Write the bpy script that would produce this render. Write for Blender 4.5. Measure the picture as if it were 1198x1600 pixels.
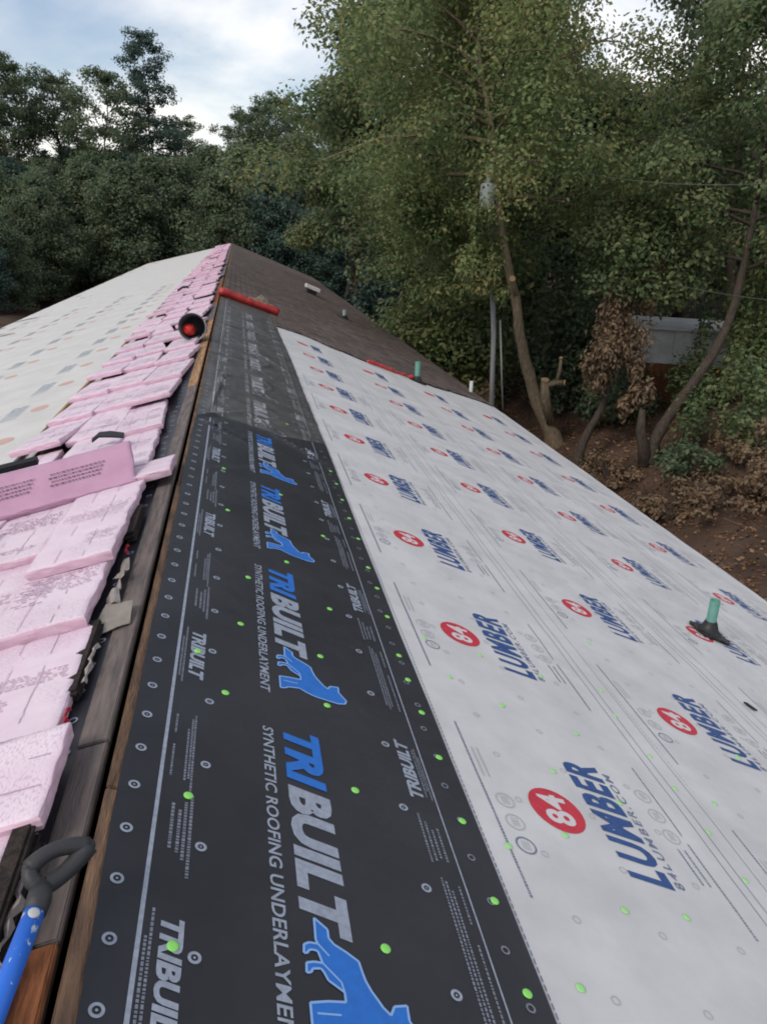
import bpy, bmesh, math, random
import numpy as np
from mathutils import Vector, Matrix
from mathutils.noise import noise as pnoise

for o in list(bpy.data.objects):
    bpy.data.objects.remove(o)
SC = bpy.context.scene
COL = SC.collection
RD = math.radians

# ------------------------------------------------------------------ camera
CAMZ = 6.3
CAM = np.array([0.358, 0.0, CAMZ])
FPX, CX, CY = 1200.0, 599.0, 800.0            # focal length and centre in pixels of the 1198 x 1600 photograph
EPS = 0.04
Yc = np.array([371 - CX, CY - 350, FPX]); Yc /= np.linalg.norm(Yc)
u0 = np.array([math.sin(EPS), math.cos(EPS), 0.0])
Uc = u0 + np.array([0, 0, -(u0 @ Yc) / Yc[2]]); Uc /= np.linalg.norm(Uc)
Xc = np.cross(Yc, Uc)
if Xc[0] < 0: Xc = -Xc
# columns of the rotation: world images of camera right, up, back
cr = Vector((Xc[0], Yc[0], Uc[0])); cu = Vector((Xc[1], Yc[1], Uc[1])); cf = Vector((Xc[2], Yc[2], Uc[2]))
cam = bpy.data.cameras.new('camera')
cam.sensor_fit = 'VERTICAL'
cam.angle_y = 2 * math.atan(800 / FPX)
cam.clip_start = 0.05
cam.clip_end = 5000
camo = bpy.data.objects.new('camera', cam); COL.objects.link(camo)
camo.matrix_world = Matrix(((cr.x, cu.x, -cf.x, CAM[0]), (cr.y, cu.y, -cf.y, CAM[1]), (cr.z, cu.z, -cf.z, CAM[2]), (0, 0, 0, 1)))
SC.camera = camo

# ------------------------------------------------------------------ sky and sun
SUN_EL, SUN_AZ = 44.0, 235.0                    # behind the camera to the left, veiled by cloud
W = bpy.data.worlds.new('World'); SC.world = W; W.use_nodes = True
nt = W.node_tree; N = nt.nodes; LK = nt.links
for n in list(N): N.remove(n)
out = N.new('ShaderNodeOutputWorld'); bg = N.new('ShaderNodeBackground'); bg.inputs['Strength'].default_value = 0.145
sky = N.new('ShaderNodeTexSky'); sky.sky_type = 'NISHITA'; sky.sun_disc = False
sky.sun_elevation = RD(SUN_EL); sky.sun_rotation = RD(SUN_AZ); sky.air_density = 1.0; sky.dust_density = 1.5; sky.ozone_density = 1.0
tc = N.new('ShaderNodeTexCoord')
mp = N.new('ShaderNodeMapping'); mp.inputs['Scale'].default_value = (1, 1, 2.1); mp.inputs['Location'].default_value = (3.3, 0.55, 0.2)
nz = N.new('ShaderNodeTexNoise'); nz.inputs['Scale'].default_value = 2.6; nz.inputs['Detail'].default_value = 8; nz.inputs['Roughness'].default_value = 0.55
nz.inputs['Distortion'].default_value = 0.25
rp = N.new('ShaderNodeValToRGB'); rp.color_ramp.elements[0].position = 0.40; rp.color_ramp.elements[1].position = 0.66
rp.color_ramp.elements[0].color = (0.12, 0.12, 0.12, 1); rp.color_ramp.elements[1].color = (1, 1, 1, 1)
nz2 = N.new('ShaderNodeTexNoise'); nz2.inputs['Scale'].default_value = 3.4; nz2.inputs['Detail'].default_value = 6
rp2 = N.new('ShaderNodeValToRGB'); rp2.color_ramp.elements[0].position = 0.35; rp2.color_ramp.elements[1].position = 0.65
rp2.color_ramp.elements[0].color = (4.9, 5.3, 6.1, 1); rp2.color_ramp.elements[1].color = (10.6, 10.0, 9.2, 1)
mx = N.new('ShaderNodeMix'); mx.data_type = 'RGBA'
LK.new(tc.outputs['Generated'], mp.inputs['Vector']); LK.new(mp.outputs[0], nz.inputs['Vector']); LK.new(mp.outputs[0], nz2.inputs['Vector'])
LK.new(nz.outputs['Fac'], rp.inputs['Fac']); LK.new(nz2.outputs['Fac'], rp2.inputs['Fac'])
LK.new(rp.outputs[0], mx.inputs['Factor']); LK.new(sky.outputs[0], mx.inputs['A']); LK.new(rp2.outputs[0], mx.inputs['B'])
LK.new(mx.outputs['Result'], bg.inputs['Color']); LK.new(bg.outputs[0], out.inputs[0])

sl = bpy.data.lights.new('sun', 'SUN'); sl.energy = 1.7; sl.angle = RD(20); sl.color = (1, .91, .79)
so = bpy.data.objects.new('sun', sl); COL.objects.link(so)
sd = Vector((math.sin(RD(SUN_AZ)) * math.cos(RD(SUN_EL)), math.cos(RD(SUN_AZ)) * math.cos(RD(SUN_EL)), math.sin(RD(SUN_EL))))
so.rotation_euler = sd.to_track_quat('Z', 'Y').to_euler()
so.location = (0, 0, 40)

vs = SC.view_settings; vs.view_transform = 'Standard'; vs.look = 'None'; vs.gamma = 1; vs.exposure = 0.0; vs.use_curve_mapping = False
SC.render.engine = 'CYCLES'
SC.cycles.filter_width = 1.9; SC.cycles.max_bounces = 6; SC.cycles.transparent_max_bounces = 6

# ------------------------------------------------------------------ roof geometry in metres
ZR = 5.0                                       # ridge height
MR, ML = 0.38, 0.258                           # pitches of the two slopes
CRr, SRr = 1 / math.hypot(1, MR), MR / math.hypot(1, MR)
CLl, SLl = 1 / math.hypot(1, ML), ML / math.hypot(1, ML)
UR, UL = 5.98, 6.05                            # slope lengths
Y0, Y1 = -5.0, 58.0
EAVEX_R, EAVEZ_R = UR * CRr, ZR - UR * SRr
EAVEX_L, EAVEZ_L = -UL * CLl, ZR - UL * SLl

def PR(u, y, n=0.0): return (u * CRr + n * SRr, y, ZR - u * SRr + n * CRr)
def PL(u, y, n=0.0): return (-u * CLl - n * SLl, y, ZR - u * SLl + n * CLl)
MATR = Matrix(((CRr, 0, SRr, 0), (0, 1, 0, 0), (-SRr, 0, CRr, ZR), (0, 0, 0, 1)))          # local (u, y, n) -> world, right slope
MATL = Matrix(((-CLl, 0, -SLl, 0), (0, 1, 0, 0), (-SLl, 0, CLl, ZR), (0, 0, 0, 1)))        # left slope (mirrored)

def ray(px, py):
    d = np.array([px - CX, CY - py, FPX]); return np.array([d @ Xc, d @ Yc, d @ Uc])
def R(px, py):
    """point of the right slope, as (u, y), that the photograph shows at a pixel"""
    r = ray(px, py); t = (CAM[2] - ZR + MR * CAM[0]) / (-r[2] - MR * r[0]); return (CAM[0] + t * r[0]) / CRr, t * r[1]
def Lp(px, py, dz=0.0):
    r = ray(px, py); t = (CAM[2] - ZR - dz - ML * CAM[0]) / (-r[2] + ML * r[0]); return -(CAM[0] + t * r[0]) / CLl, t * r[1]
def Lw(px, py, dz=0.0):
    u, y = Lp(px, py, dz); return Vector((-u * CLl, y, ZR - u * SLl + dz))
def at(px, py, Y):
    r = ray(px, py); t = Y / r[1]; return Vector((CAM[0] + t * r[0], Y, CAM[2] + t * r[2]))

def sstep(a, b, x):
    t = min(1, max(0, (x - a) / (b - a))); return t * t * (3 - 2 * t)
def terr(x, y):
    z = 0.0
    if x > 8.2:
        z = 0.42 * (min(x, 14.5) - 8.2) + 0.13 * max(0, min(x, 45) - 14.5)
    if y > 72: z = z + 0.20 * min(60, y - 72)
    if x < -12: z += 0.10 * min(50, -12 - x)
    if x > 7.5 or y > 62 or x < -9:
        z += 0.30 * pnoise(Vector((x * .35, y * .35, 1.7))) + 0.16 * pnoise(Vector((x * 1.1, y * 1.1, 5.2)))
    return z

# ------------------------------------------------------------------ helpers
def tag(o, label=None, cat=None, group=None, kind=None):
    if label: o['label'] = label
    if cat: o['category'] = cat
    if group: o['group'] = group
    if kind: o['kind'] = kind
    return o
def empty(name, loc=(0, 0, 0)):
    o = bpy.data.objects.new(name, None); COL.objects.link(o); o.location = loc; o.empty_display_size = .2
    return o
def link(name, me, parent=None, mats=()):
    for m in mats: me.materials.append(m)
    o = bpy.data.objects.new(name, me); COL.objects.link(o)
    if parent: o.parent = parent
    return o
def mesh(name, vs_, fs, smooth=False):
    me = bpy.data.meshes.new(name); me.from_pydata([tuple(v) for v in vs_], [], fs); me.update()
    if smooth: me.shade_smooth()
    return me
def from_bm(name, bm, smooth=False):
    me = bpy.data.meshes.new(name); bm.normal_update(); bm.to_mesh(me); bm.free()
    if smooth: me.shade_smooth()
    return me
def quads(name, V):
    """V: (n,4,3) array -> mesh of separate quads"""
    n = len(V); me = bpy.data.meshes.new(name)
    me.vertices.add(4 * n); me.vertices.foreach_set('co', V.reshape(-1).astype(np.float32))
    me.loops.add(4 * n); me.loops.foreach_set('vertex_index', np.arange(4 * n, dtype=np.int32))
    me.polygons.add(n); me.polygons.foreach_set('loop_start', np.arange(0, 4 * n, 4, dtype=np.int32))
    me.update(calc_edges=True); me.validate(); return me
def box_bm(bm, x0, x1, y0, y1, z0, z1, mat=None):
    v = [bm.verts.new(p) for p in ((x0, y0, z0), (x1, y0, z0), (x1, y1, z0), (x0, y1, z0), (x0, y0, z1), (x1, y0, z1), (x1, y1, z1), (x0, y1, z1))]
    for f in ((3, 2, 1, 0), (4, 5, 6, 7), (0, 1, 5, 4), (1, 2, 6, 5), (2, 3, 7, 6), (3, 0, 4, 7)): bm.faces.new([v[i] for i in f])
    if mat is not None: bmesh.ops.transform(bm, matrix=mat, verts=v)
    return v
def box(name, x0, x1, y0, y1, z0, z1, mat, parent=None, xf=None, bevel=0.0):
    bm = bmesh.new(); box_bm(bm, x0, x1, y0, y1, z0, z1, xf)
    if bevel: bmesh.ops.bevel(bm, geom=bm.edges[:], offset=bevel, segments=2, affect='EDGES')
    bmesh.ops.recalc_face_normals(bm, faces=bm.faces[:])
    return link(name, from_bm(name, bm), parent, [mat])
def tube(pts, rad, seg=8, cap=True):
    """tapered tube along a polyline: returns verts, faces"""
    P = [Vector(p) for p in pts]; n = len(P); V = []; F = []
    if not hasattr(rad, '__len__'): rad = [rad] * n
    ref = Vector((0, 0, 1))
    t0 = (P[1] - P[0]).normalized()
    if abs(t0.z) > .9: ref = Vector((1, 0, 0))
    a = t0.cross(ref).normalized()
    for i in range(n):
        t = (P[min(i + 1, n - 1)] - P[max(i - 1, 0)]).normalized()
        a = (a - t * a.dot(t)).normalized(); b = t.cross(a)
        for k in range(seg):
            an = 2 * math.pi * k / seg
            V.append(P[i] + (a * math.cos(an) + b * math.sin(an)) * rad[i])
    for i in range(n - 1):
        for k in range(seg):
            k2 = (k + 1) % seg
            F.append((i * seg + k, i * seg + k2, (i + 1) * seg + k2, (i + 1) * seg + k))
    if cap:
        F.append(tuple(range(seg))[::-1]); F.append(tuple(range((n - 1) * seg, n * seg)))
    return V, F
def join(parts):
    V = []; F = []
    for v, f in parts:
        o = len(V); V += list(v); F += [tuple(i + o for i in q) for q in f]
    return V, F

# ------------------------------------------------------------------ materials
def mat(name, col, rough=.7, spec=.3, var=0.0, vscale=8.0, bump=0.0, bscale=40.0, col2=None, sheen=None, detail=5, rnd=0.0, metal=0.0, stretch=None, ramp=(.35, .65)):
    m = bpy.data.materials.new(name); m.use_nodes = True; t = m.node_tree; n = t.nodes; l = t.links
    b = n['Principled BSDF']; b.inputs['Roughness'].default_value = rough; b.inputs['Specular IOR Level'].default_value = spec; b.inputs['Metallic'].default_value = metal
    b.inputs['Base Color'].default_value = (*col, 1)
    tcn = n.new('ShaderNodeTexCoord'); vec = tcn.outputs['Object']
    if stretch:
        mpn = n.new('ShaderNodeMapping'); mpn.inputs['Scale'].default_value = stretch; l.new(vec, mpn.inputs[0]); vec = mpn.outputs[0]
    last = None
    if col2 is not None or var:
        nn = n.new('ShaderNodeTexNoise'); nn.inputs['Scale'].default_value = vscale; nn.inputs['Detail'].default_value = detail; nn.inputs['Roughness'].default_value = .6
        l.new(vec, nn.inputs['Vector'])
        rr = n.new('ShaderNodeValToRGB'); rr.color_ramp.elements[0].position = ramp[0]; rr.color_ramp.elements[1].position = ramp[1]
        c2 = col2 if col2 is not None else tuple(c * (1 - var) for c in col)
        rr.color_ramp.elements[0].color = (*c2, 1); rr.color_ramp.elements[1].color = (*col, 1)
        l.new(nn.outputs['Fac'], rr.inputs[0]); last = rr.outputs[0]
    if rnd:
        oi = n.new('ShaderNodeObjectInfo'); hs = n.new('ShaderNodeHueSaturation')
        mr = n.new('ShaderNodeMapRange'); mr.inputs['To Min'].default_value = 1 - rnd; mr.inputs['To Max'].default_value = 1 + rnd
        l.new(oi.outputs['Random'], mr.inputs[0]); l.new(mr.outputs[0], hs.inputs['Value'])
        if last is not None: l.new(last, hs.inputs['Color'])
        else: hs.inputs['Color'].default_value = (*col, 1)
        last = hs.outputs[0]
    if last is not None: l.new(last, b.inputs['Base Color'])
    if bump:
        bn = n.new('ShaderNodeTexNoise'); bn.inputs['Scale'].default_value = bscale; bn.inputs['Detail'].default_value = 4; l.new(vec, bn.inputs['Vector'])
        bp = n.new('ShaderNodeBump'); bp.inputs['Strength'].default_value = bump; bp.inputs['Distance'].default_value = .01
        l.new(bn.outputs['Fac'], bp.inputs['Height']); l.new(bp.outputs[0], b.inputs['Normal'])
    return m

def leaf_mat(name, cols, trans=.42):
    m = bpy.data.materials.new(name); m.use_nodes = True; t = m.node_tree; n = t.nodes; l = t.links
    b = n['Principled BSDF']; b.inputs['Roughness'].default_value = .55; b.inputs['Specular IOR Level'].default_value = .25
    g = n.new('ShaderNodeNewGeometry'); r = n.new('ShaderNodeValToRGB'); cr_ = r.color_ramp
    tcn = n.new('ShaderNodeTexCoord'); nn = n.new('ShaderNodeTexNoise'); nn.inputs['Scale'].default_value = .55; nn.inputs['Detail'].default_value = 3
    l.new(tcn.outputs['Object'], nn.inputs['Vector'])
    ad = n.new('ShaderNodeMath'); ad.operation = 'MULTIPLY_ADD'; ad.inputs[1].default_value = .55
    sb = n.new('ShaderNodeMath'); sb.operation = 'MULTIPLY_ADD'; sb.inputs[1].default_value = 1.5; sb.inputs[2].default_value = -.5
    l.new(nn.outputs['Fac'], sb.inputs[0]); l.new(g.outputs['Random Per Island'], ad.inputs[0])
    md = n.new('ShaderNodeMath'); md.operation = 'MULTIPLY'; md.inputs[1].default_value = .75; l.new(sb.outputs[0], md.inputs[0]); l.new(md.outputs[0], ad.inputs[2])
    l.new(ad.outputs[0], r.inputs[0])
    while len(cr_.elements) < len(cols): cr_.elements.new(.5)
    for i, c in enumerate(cols):
        cr_.elements[i].position = i / (len(cols) - 1) * .9; cr_.elements[i].color = (*c, 1)
    l.new(r.outputs[0], b.inputs['Base Color'])
    tr = n.new('ShaderNodeBsdfTranslucent'); l.new(r.outputs[0], tr.inputs['Color'])
    ms = n.new('ShaderNodeMixShader'); ms.inputs[0].default_value = trans
    l.new(b.outputs[0], ms.inputs[1]); l.new(tr.outputs[0], ms.inputs[2]); l.new(ms.outputs[0], n['Material Output'].inputs[0])
    return m

M = {}
M['white_sheet'] = mat('white_sheet', (.578, .578, .585), .6, .25, var=.16, vscale=3.0, bump=.30, bscale=7, detail=8)
M['beige_sheet'] = mat('beige_sheet', (.57, .566, .548), .6, .25, var=.12, vscale=2.2, bump=.10, bscale=9, detail=8)
M['dust_sheen_sheet'] = mat('dust_sheen_sheet', (.080, .078, .077), .46, .38, col2=(.040, .039, .041), vscale=3.5, bump=.3, bscale=18, detail=8)  # far-length grey: dust plus grazing sky reflection put into the colour
M['far_grey_print'] = mat('far_grey_print', (.34, .345, .375), .55, .3, col2=(.20, .20, .22), vscale=7)
M['black_sheet'] = mat('black_sheet', (.025, .026, .033), .40, .30, col2=(.015, .016, .021), vscale=2.4, bump=.32, bscale=11, detail=9)
M['grey_print'] = mat('grey_print', (.30, .34, .42), .55, .3, var=.25, vscale=60)
M['dim_print'] = mat('dim_print', (.20, .22, .27), .55, .3, var=.3, vscale=60)
M['blue_print'] = mat('blue_print', (.020, .150, .54), .5, .3, var=.15, vscale=30)
M['outline_print'] = mat('outline_print', (.22, .38, .68), .55, .3)
M['red_print'] = mat('red_print', (.55, .035, .06), .55, .3, var=.2, vscale=40)
M['navy_print'] = mat('navy_print', (.030, .085, .26), .55, .3, var=.3, vscale=50)
M['navy_small'] = mat('navy_small', (.17, .21, .31), .6, .3, var=.3, vscale=50)
M['faint_print'] = mat('faint_print', (.42, .43, .46), .6, .3)
M['line_print'] = mat('line_print', (.20, .22, .28), .6, .3)
M['knock_out'] = mat('knock_out', (.58, .56, .57), .6, .3)
M['deck'] = mat('deck', (.16, .11, .075), .85, .2, col2=(.07, .05, .04), vscale=5, stretch=(6, .6, 6), bump=.3, bscale=30)
M['old_wood'] = mat('old_wood', (.215, .130, .083), .85, .2, col2=(.085, .058, .044), vscale=7, stretch=(8, 1.0, 8), bump=.5, bscale=30, rnd=.25)
M['grey_wood'] = mat('grey_wood', (.175, .145, .135), .8, .25, col2=(.090, .077, .075), vscale=6, stretch=(7, .8, 7), bump=.4, bscale=30, rnd=.2)
M['tan_wood'] = mat('tan_wood', (.40, .25, .13), .8, .2, col2=(.20, .11, .06), vscale=6, stretch=(7, .8, 7), bump=.3, bscale=30)
M['rust_wood'] = mat('rust_wood', (.27, .105, .045), .85, .2, col2=(.12, .045, .022), vscale=9, stretch=(8, 1.2, 8), bump=.5, bscale=40)
M['pink'] = mat('pink', (.69, .58, .66), .40, .4, col2=(.65, .51, .61), vscale=5, bump=.16, bscale=24, rnd=.05)
def film_mat(m, ink, ink_amt=.75):
    """adds rows of tiny print, in patches, to a wrapper film"""
    t = m.node_tree; n = t.nodes; l = t.links; b = n['Principled BSDF']; src = b.inputs['Base Color'].links[0].from_socket
    tcn = n.new('ShaderNodeTexCoord'); mpn = n.new('ShaderNodeMapping'); mpn.inputs['Scale'].default_value = (170, 70, 1); l.new(tcn.outputs['Object'], mpn.inputs[0])
    n1 = n.new('ShaderNodeTexNoise'); n1.inputs['Scale'].default_value = 1.0; n1.inputs['Detail'].default_value = 2; l.new(mpn.outputs[0], n1.inputs['Vector'])
    r1 = n.new('ShaderNodeValToRGB'); r1.color_ramp.elements[0].position = .52; r1.color_ramp.elements[1].position = .60; l.new(n1.outputs['Fac'], r1.inputs[0])
    oi = n.new('ShaderNodeObjectInfo'); ad = n.new('ShaderNodeVectorMath'); ad.operation = 'ADD'; l.new(tcn.outputs['Object'], ad.inputs[0]); l.new(oi.outputs['Location'], ad.inputs[1])
    n2 = n.new('ShaderNodeTexNoise'); n2.inputs['Scale'].default_value = 4.5; n2.inputs['Detail'].default_value = 1; l.new(ad.outputs[0], n2.inputs['Vector'])
    r2 = n.new('ShaderNodeValToRGB'); r2.color_ramp.elements[0].position = .44; r2.color_ramp.elements[1].position = .56; l.new(n2.outputs['Fac'], r2.inputs[0])
    mu = n.new('ShaderNodeMath'); mu.operation = 'MULTIPLY'; l.new(r1.outputs[0], mu.inputs[0]); l.new(r2.outputs[0], mu.inputs[1])
    m2 = n.new('ShaderNodeMath'); m2.operation = 'MULTIPLY'; m2.inputs[1].default_value = ink_amt; l.new(mu.outputs[0], m2.inputs[0])
    mx_ = n.new('ShaderNodeMix'); mx_.data_type = 'RGBA'; l.new(m2.outputs[0], mx_.inputs['Factor']); l.new(src, mx_.inputs['A']); mx_.inputs['B'].default_value = (*ink, 1); l.new(mx_.outputs['Result'], b.inputs['Base Color'])
film_mat(M['pink'], (.46, .35, .44), .6)
M['pink_side'] = mat('pink_side', (.66, .47, .56), .45, .35, col2=(.60, .39, .49), vscale=9, bump=.3, bscale=30, rnd=.08)
M['mauve'] = mat('mauve', (.46, .27, .38), .5, .3, col2=(.41, .23, .34), vscale=6, bump=.2, bscale=22)
M['purple_mark'] = mat('purple_mark', (.46, .33, .43), .5, .3, col2=(.60, .45, .55), vscale=45, ramp=(.4, .6))
M['dark_ink'] = mat('dark_ink', (.10, .05, .085), .5, .3)
M['black_bit'] = mat('black_bit', (.012, .012, .014), .6, .3, bump=.4, bscale=60)
M['shingle_edge'] = mat('shingle_edge', (.050, .038, .034), .9, .15, col2=(.022, .019, .019), vscale=60, bump=.8, bscale=180)
M['torn_film'] = mat('torn_film', (.62, .56, .54), .35, .5, var=.25, vscale=20)
M['red_film'] = mat('red_film', (.55, .03, .07), .4, .5)
M['scrap'] = mat('scrap', (.50, .46, .42), .7, .25, var=.2, vscale=9, bump=.2, bscale=30)
M['green_cap'] = mat('green_cap', (.24, .66, .13), .4, .4)
M['pale_cap'] = mat('pale_cap', (.33, .64, .27), .6, .3)
M['teal'] = mat('teal', (.075, .235, .185), .55, .35, col2=(.11, .26, .225), vscale=14, bump=.1)
M['rubber'] = mat('rubber', (.018, .018, .020), .5, .4, bump=.2, bscale=30)
M['white_pvc'] = mat('white_pvc', (.46, .47, .46), .45, .4)
M['grey_pvc'] = mat('grey_pvc', (.20, .26, .28), .5, .4)
M['vent_metal'] = mat('vent_metal', (.55, .52, .52), .5, .4)
M['red_roll'] = mat('red_roll', (.48, .035, .035), .45, .45, var=.3, vscale=9, bump=.3, bscale=20)
M['blue_paint'] = mat('blue_paint', (.62, .66, .70), .45, .4, col2=(.025, .155, .66), vscale=75, stretch=(1.0, .5, 1.0), ramp=(.62, .66), detail=5)
M['grip'] = mat('grip', (.035, .035, .038), .55, .4, bump=.15, bscale=90)
M['bucket'] = mat('bucket', (.05, .05, .055), .4, .4)
M['bucket_rim'] = mat('bucket_rim', (.42, .42, .43), .45, .4)
M['red_plastic'] = mat('red_plastic', (.62, .03, .025), .5, .4, var=.3, vscale=30)
M['faded_red'] = mat('faded_red', (.50, .33, .28), .6, .25)
M['faded_blue'] = mat('faded_blue', (.38, .42, .46), .6, .25)
M['siding'] = mat('siding', (.42, .38, .32), .8, .2, var=.15, vscale=3)
M['trim'] = mat('trim', (.55, .55, .54), .6, .3)
M['bark'] = mat('bark', (.26, .205, .140), .95, .1, col2=(.12, .093, .064), vscale=9, stretch=(3, 3, .6), bump=.8, bscale=22)
M['dark_bark'] = mat('dark_bark', (.085, .068, .055), .95, .1, col2=(.040, .033, .028), vscale=9, stretch=(3, 3, .6), bump=.8, bscale=22)
M['cut_wood'] = mat('cut_wood', (.50, .33, .19), .8, .2, var=.2)
M['pole'] = mat('pole', (.27, .27, .27), .9, .2, col2=(.17, .17, .17), vscale=4, stretch=(5, 5, .3), bump=.4)
M['transformer'] = mat('transformer', (.27, .31, .31), .5, .4, var=.2, vscale=4)
M['wire'] = mat('wire', (.06, .075, .06), .6, .3)
M['stone'] = mat('stone', (.36, .35, .32), .9, .2, var=.4, vscale=4, bump=.5, bscale=12)
M['shed_wall'] = mat('shed_wall', (.58, .57, .55), .85, .2, col2=(.38, .375, .36), vscale=1.6, bump=.2, bscale=5)
M['shed_rust'] = mat('shed_rust', (.21, .085, .035), .85, .2, col2=(.09, .04, .022), vscale=3, stretch=(1, 1, .3), bump=.3, bscale=12)
M['roof_metal'] = mat('roof_metal', (.50, .51, .52), .5, .4, var=.2, vscale=2)
M['fallen_leaf'] = leaf_mat('fallen_leaf', [(0.065, 0.034, 0.021), (0.130, 0.065, 0.036), (0.208, 0.111, 0.058), (0.286, 0.182, 0.104)], .1)
M['leaf_bright'] = leaf_mat('leaf_bright', [(0.076, 0.13, 0.059), (0.144, 0.204, 0.082), (0.22, 0.252, 0.102), (0.311, 0.27, 0.11)])
M['leaf_mid'] = leaf_mat('leaf_mid', [(0.061, 0.108, 0.056), (0.112, 0.168, 0.077), (0.173, 0.211, 0.095), (0.25, 0.222, 0.102)])
M['leaf_dark'] = leaf_mat('leaf_dark', [(0.054, 0.091, 0.061), (0.095, 0.142, 0.082), (0.14, 0.18, 0.1), (0.195, 0.192, 0.105)])
M['leaf_blue'] = leaf_mat('leaf_blue', [(0.044, 0.082, 0.072), (0.073, 0.122, 0.102), (0.112, 0.158, 0.125)])
M['leaf_dead'] = leaf_mat('leaf_dead', [(.13, .095, .062), (.24, .17, .11), (.34, .24, .155)])
M['leaf_rust'] = leaf_mat('leaf_rust', [(0.156, 0.055, 0.028), (0.265, 0.086, 0.040), (0.340, 0.140, 0.062)])
M['attic'] = mat('attic', (.03, .025, .02), .95, .1)

def ground_mat():
    m = mat('soil', (.096, .064, .049), .95, .1, col2=(.044, .031, .025), vscale=.9, bump=.9, bscale=3.5, detail=9)
    return m
M['soil'] = ground_mat()

def shingle_mat():
    m = bpy.data.materials.new('brown_shingle'); m.use_nodes = True; t = m.node_tree; n = t.nodes; l = t.links
    b = n['Principled BSDF']; b.inputs['Roughness'].default_value = .9; b.inputs['Specular IOR Level'].default_value = .2
    tcn = n.new('ShaderNodeTexCoord'); mpn = n.new('ShaderNodeMapping'); mpn.inputs['Rotation'].default_value = (0, 0, RD(90)); l.new(tcn.outputs['UV'], mpn.inputs[0])
    br = n.new('ShaderNodeTexBrick'); br.inputs['Scale'].default_value = 1; br.inputs['Mortar Size'].default_value = .004; br.inputs['Brick Width'].default_value = .30; br.inputs['Row Height'].default_value = .1424
    br.inputs['Color1'].default_value = (.128, .101, .090, 1); br.inputs['Color2'].default_value = (.080, .064, .058, 1); br.inputs['Mortar'].default_value = (.03, .024, .022, 1)
    l.new(mpn.outputs[0], br.inputs['Vector'])
    nn = n.new('ShaderNodeTexNoise'); nn.inputs['Scale'].default_value = 1.4; nn.inputs['Detail'].default_value = 8; l.new(tcn.outputs['UV'], nn.inputs['Vector'])
    mr = n.new('ShaderNodeMapRange'); mr.inputs['From Min'].default_value = .3; mr.inputs['From Max'].default_value = .7; mr.inputs['To Min'].default_value = .72; mr.inputs['To Max'].default_value = 1.3
    l.new(nn.outputs['Fac'], mr.inputs[0])
    mm = n.new('ShaderNodeVectorMath'); mm.operation = 'SCALE'; l.new(br.outputs['Color'], mm.inputs[0]); l.new(mr.outputs[0], mm.inputs['Scale'])
    l.new(mm.outputs[0], b.inputs['Base Color'])
    return m
M['shingle'] = shingle_mat()

# ------------------------------------------------------------------ ground
def axis(lo, hi, step, far):
    a = list(np.arange(lo, hi + .01, step)); s = step
    while a[-1] < far: s *= 1.35; a.append(a[-1] + s)
    s = step
    while a[0] > -far: s *= 1.35; a.insert(0, a[0] - s)
    return a
gx = axis(-70, 60, 1.0, 1800); gy = axis(-12, 140, 1.0, 1800)
gx = sorted(set([round(q, 3) for q in gx] + [round(q, 3) for q in np.arange(7, 17, .25)]))
GV = [(x, y, terr(x, y)) for y in gy for x in gx]; nx = len(gx)
GF = [(j * nx + i, j * nx + i + 1, (j + 1) * nx + i + 1, (j + 1) * nx + i) for j in range(len(gy) - 1) for i in range(nx - 1)]
g = link('ground', mesh('ground', GV, GF, True), None, [M['soil']]); tag(g, kind='structure')

# ------------------------------------------------------------------ the house
house = empty('house', (0, 26, 0))
tag(house, 'long low house whose gable roof is being re-roofed, half papered and half old brown shingle', 'house')
def hp(o):                                    # parent to the house, keeping world coordinates
    o.parent = house; o.matrix_parent_inverse = Matrix.Translation((0, -26, 0)); return o
# walls (attic and rooms stay dark inside)
wx0, wx1 = EAVEX_L + .45, EAVEX_R - .45
wzl = ZR - ML * (-wx0) - .16; wzr = ZR - MR * wx1 - .16
hp(box('wall', wx1 - .15, wx1, Y0 + .3, Y1 - .3, -1, wzr, M['siding']))
hp(box('wall', wx0, wx0 + .15, Y0 + .3, Y1 - .3, -1, wzl, M['siding']))
for yy in (Y0 + .3, Y1 - .45):
    v = []
    for dy in (0, .15):
        v += [(wx0 + .153, yy + dy, -1), (wx1 - .153, yy + dy, -1), (wx1 - .153, yy + dy, wzr), (0, yy + dy, ZR - .25), (wx0 + .153, yy + dy, wzl)]
    f = [(4, 3, 2, 1, 0), (5, 6, 7, 8, 9)] + [(i, (i + 1) % 5, (i + 1) % 5 + 5, i + 5) for i in range(5)]
    hp(link('gable_wall', mesh('gable_wall', v, f), None, [M['siding']]))
# decking, one slab per slope, with the ridge slot left open between them
hp(box('roof_deck', .022, UR, Y0, Y1, -.030, -.012, M['deck'], xf=MATR))
hp(box('roof_deck', .022, UL, Y0, Y1, -.030, -.012, M['deck'], xf=MATL))
hp(box('ridge_beam', -.02, .02, Y0 + .5, Y1 - .5, ZR - .42, ZR - .14, M['attic']))
hp(box('fascia', EAVEX_R + .003, EAVEX_R + .024, Y0, Y1, EAVEZ_R - .18, EAVEZ_R - .03, M['trim']))
hp(box('fascia', EAVEX_L - .024, EAVEX_L - .003, Y0, Y1, EAVEZ_L - .18, EAVEZ_L - .03, M['trim']))
hp(box('soffit', wx1 + .003, EAVEX_R - .002, Y0, Y1, EAVEZ_R - .17, EAVEZ_R - .15, M['trim']))
hp(box('soffit', EAVEX_L + .002, wx0 - .003, Y0, Y1, EAVEZ_L - .17, EAVEZ_L - .15, M['trim']))

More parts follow.
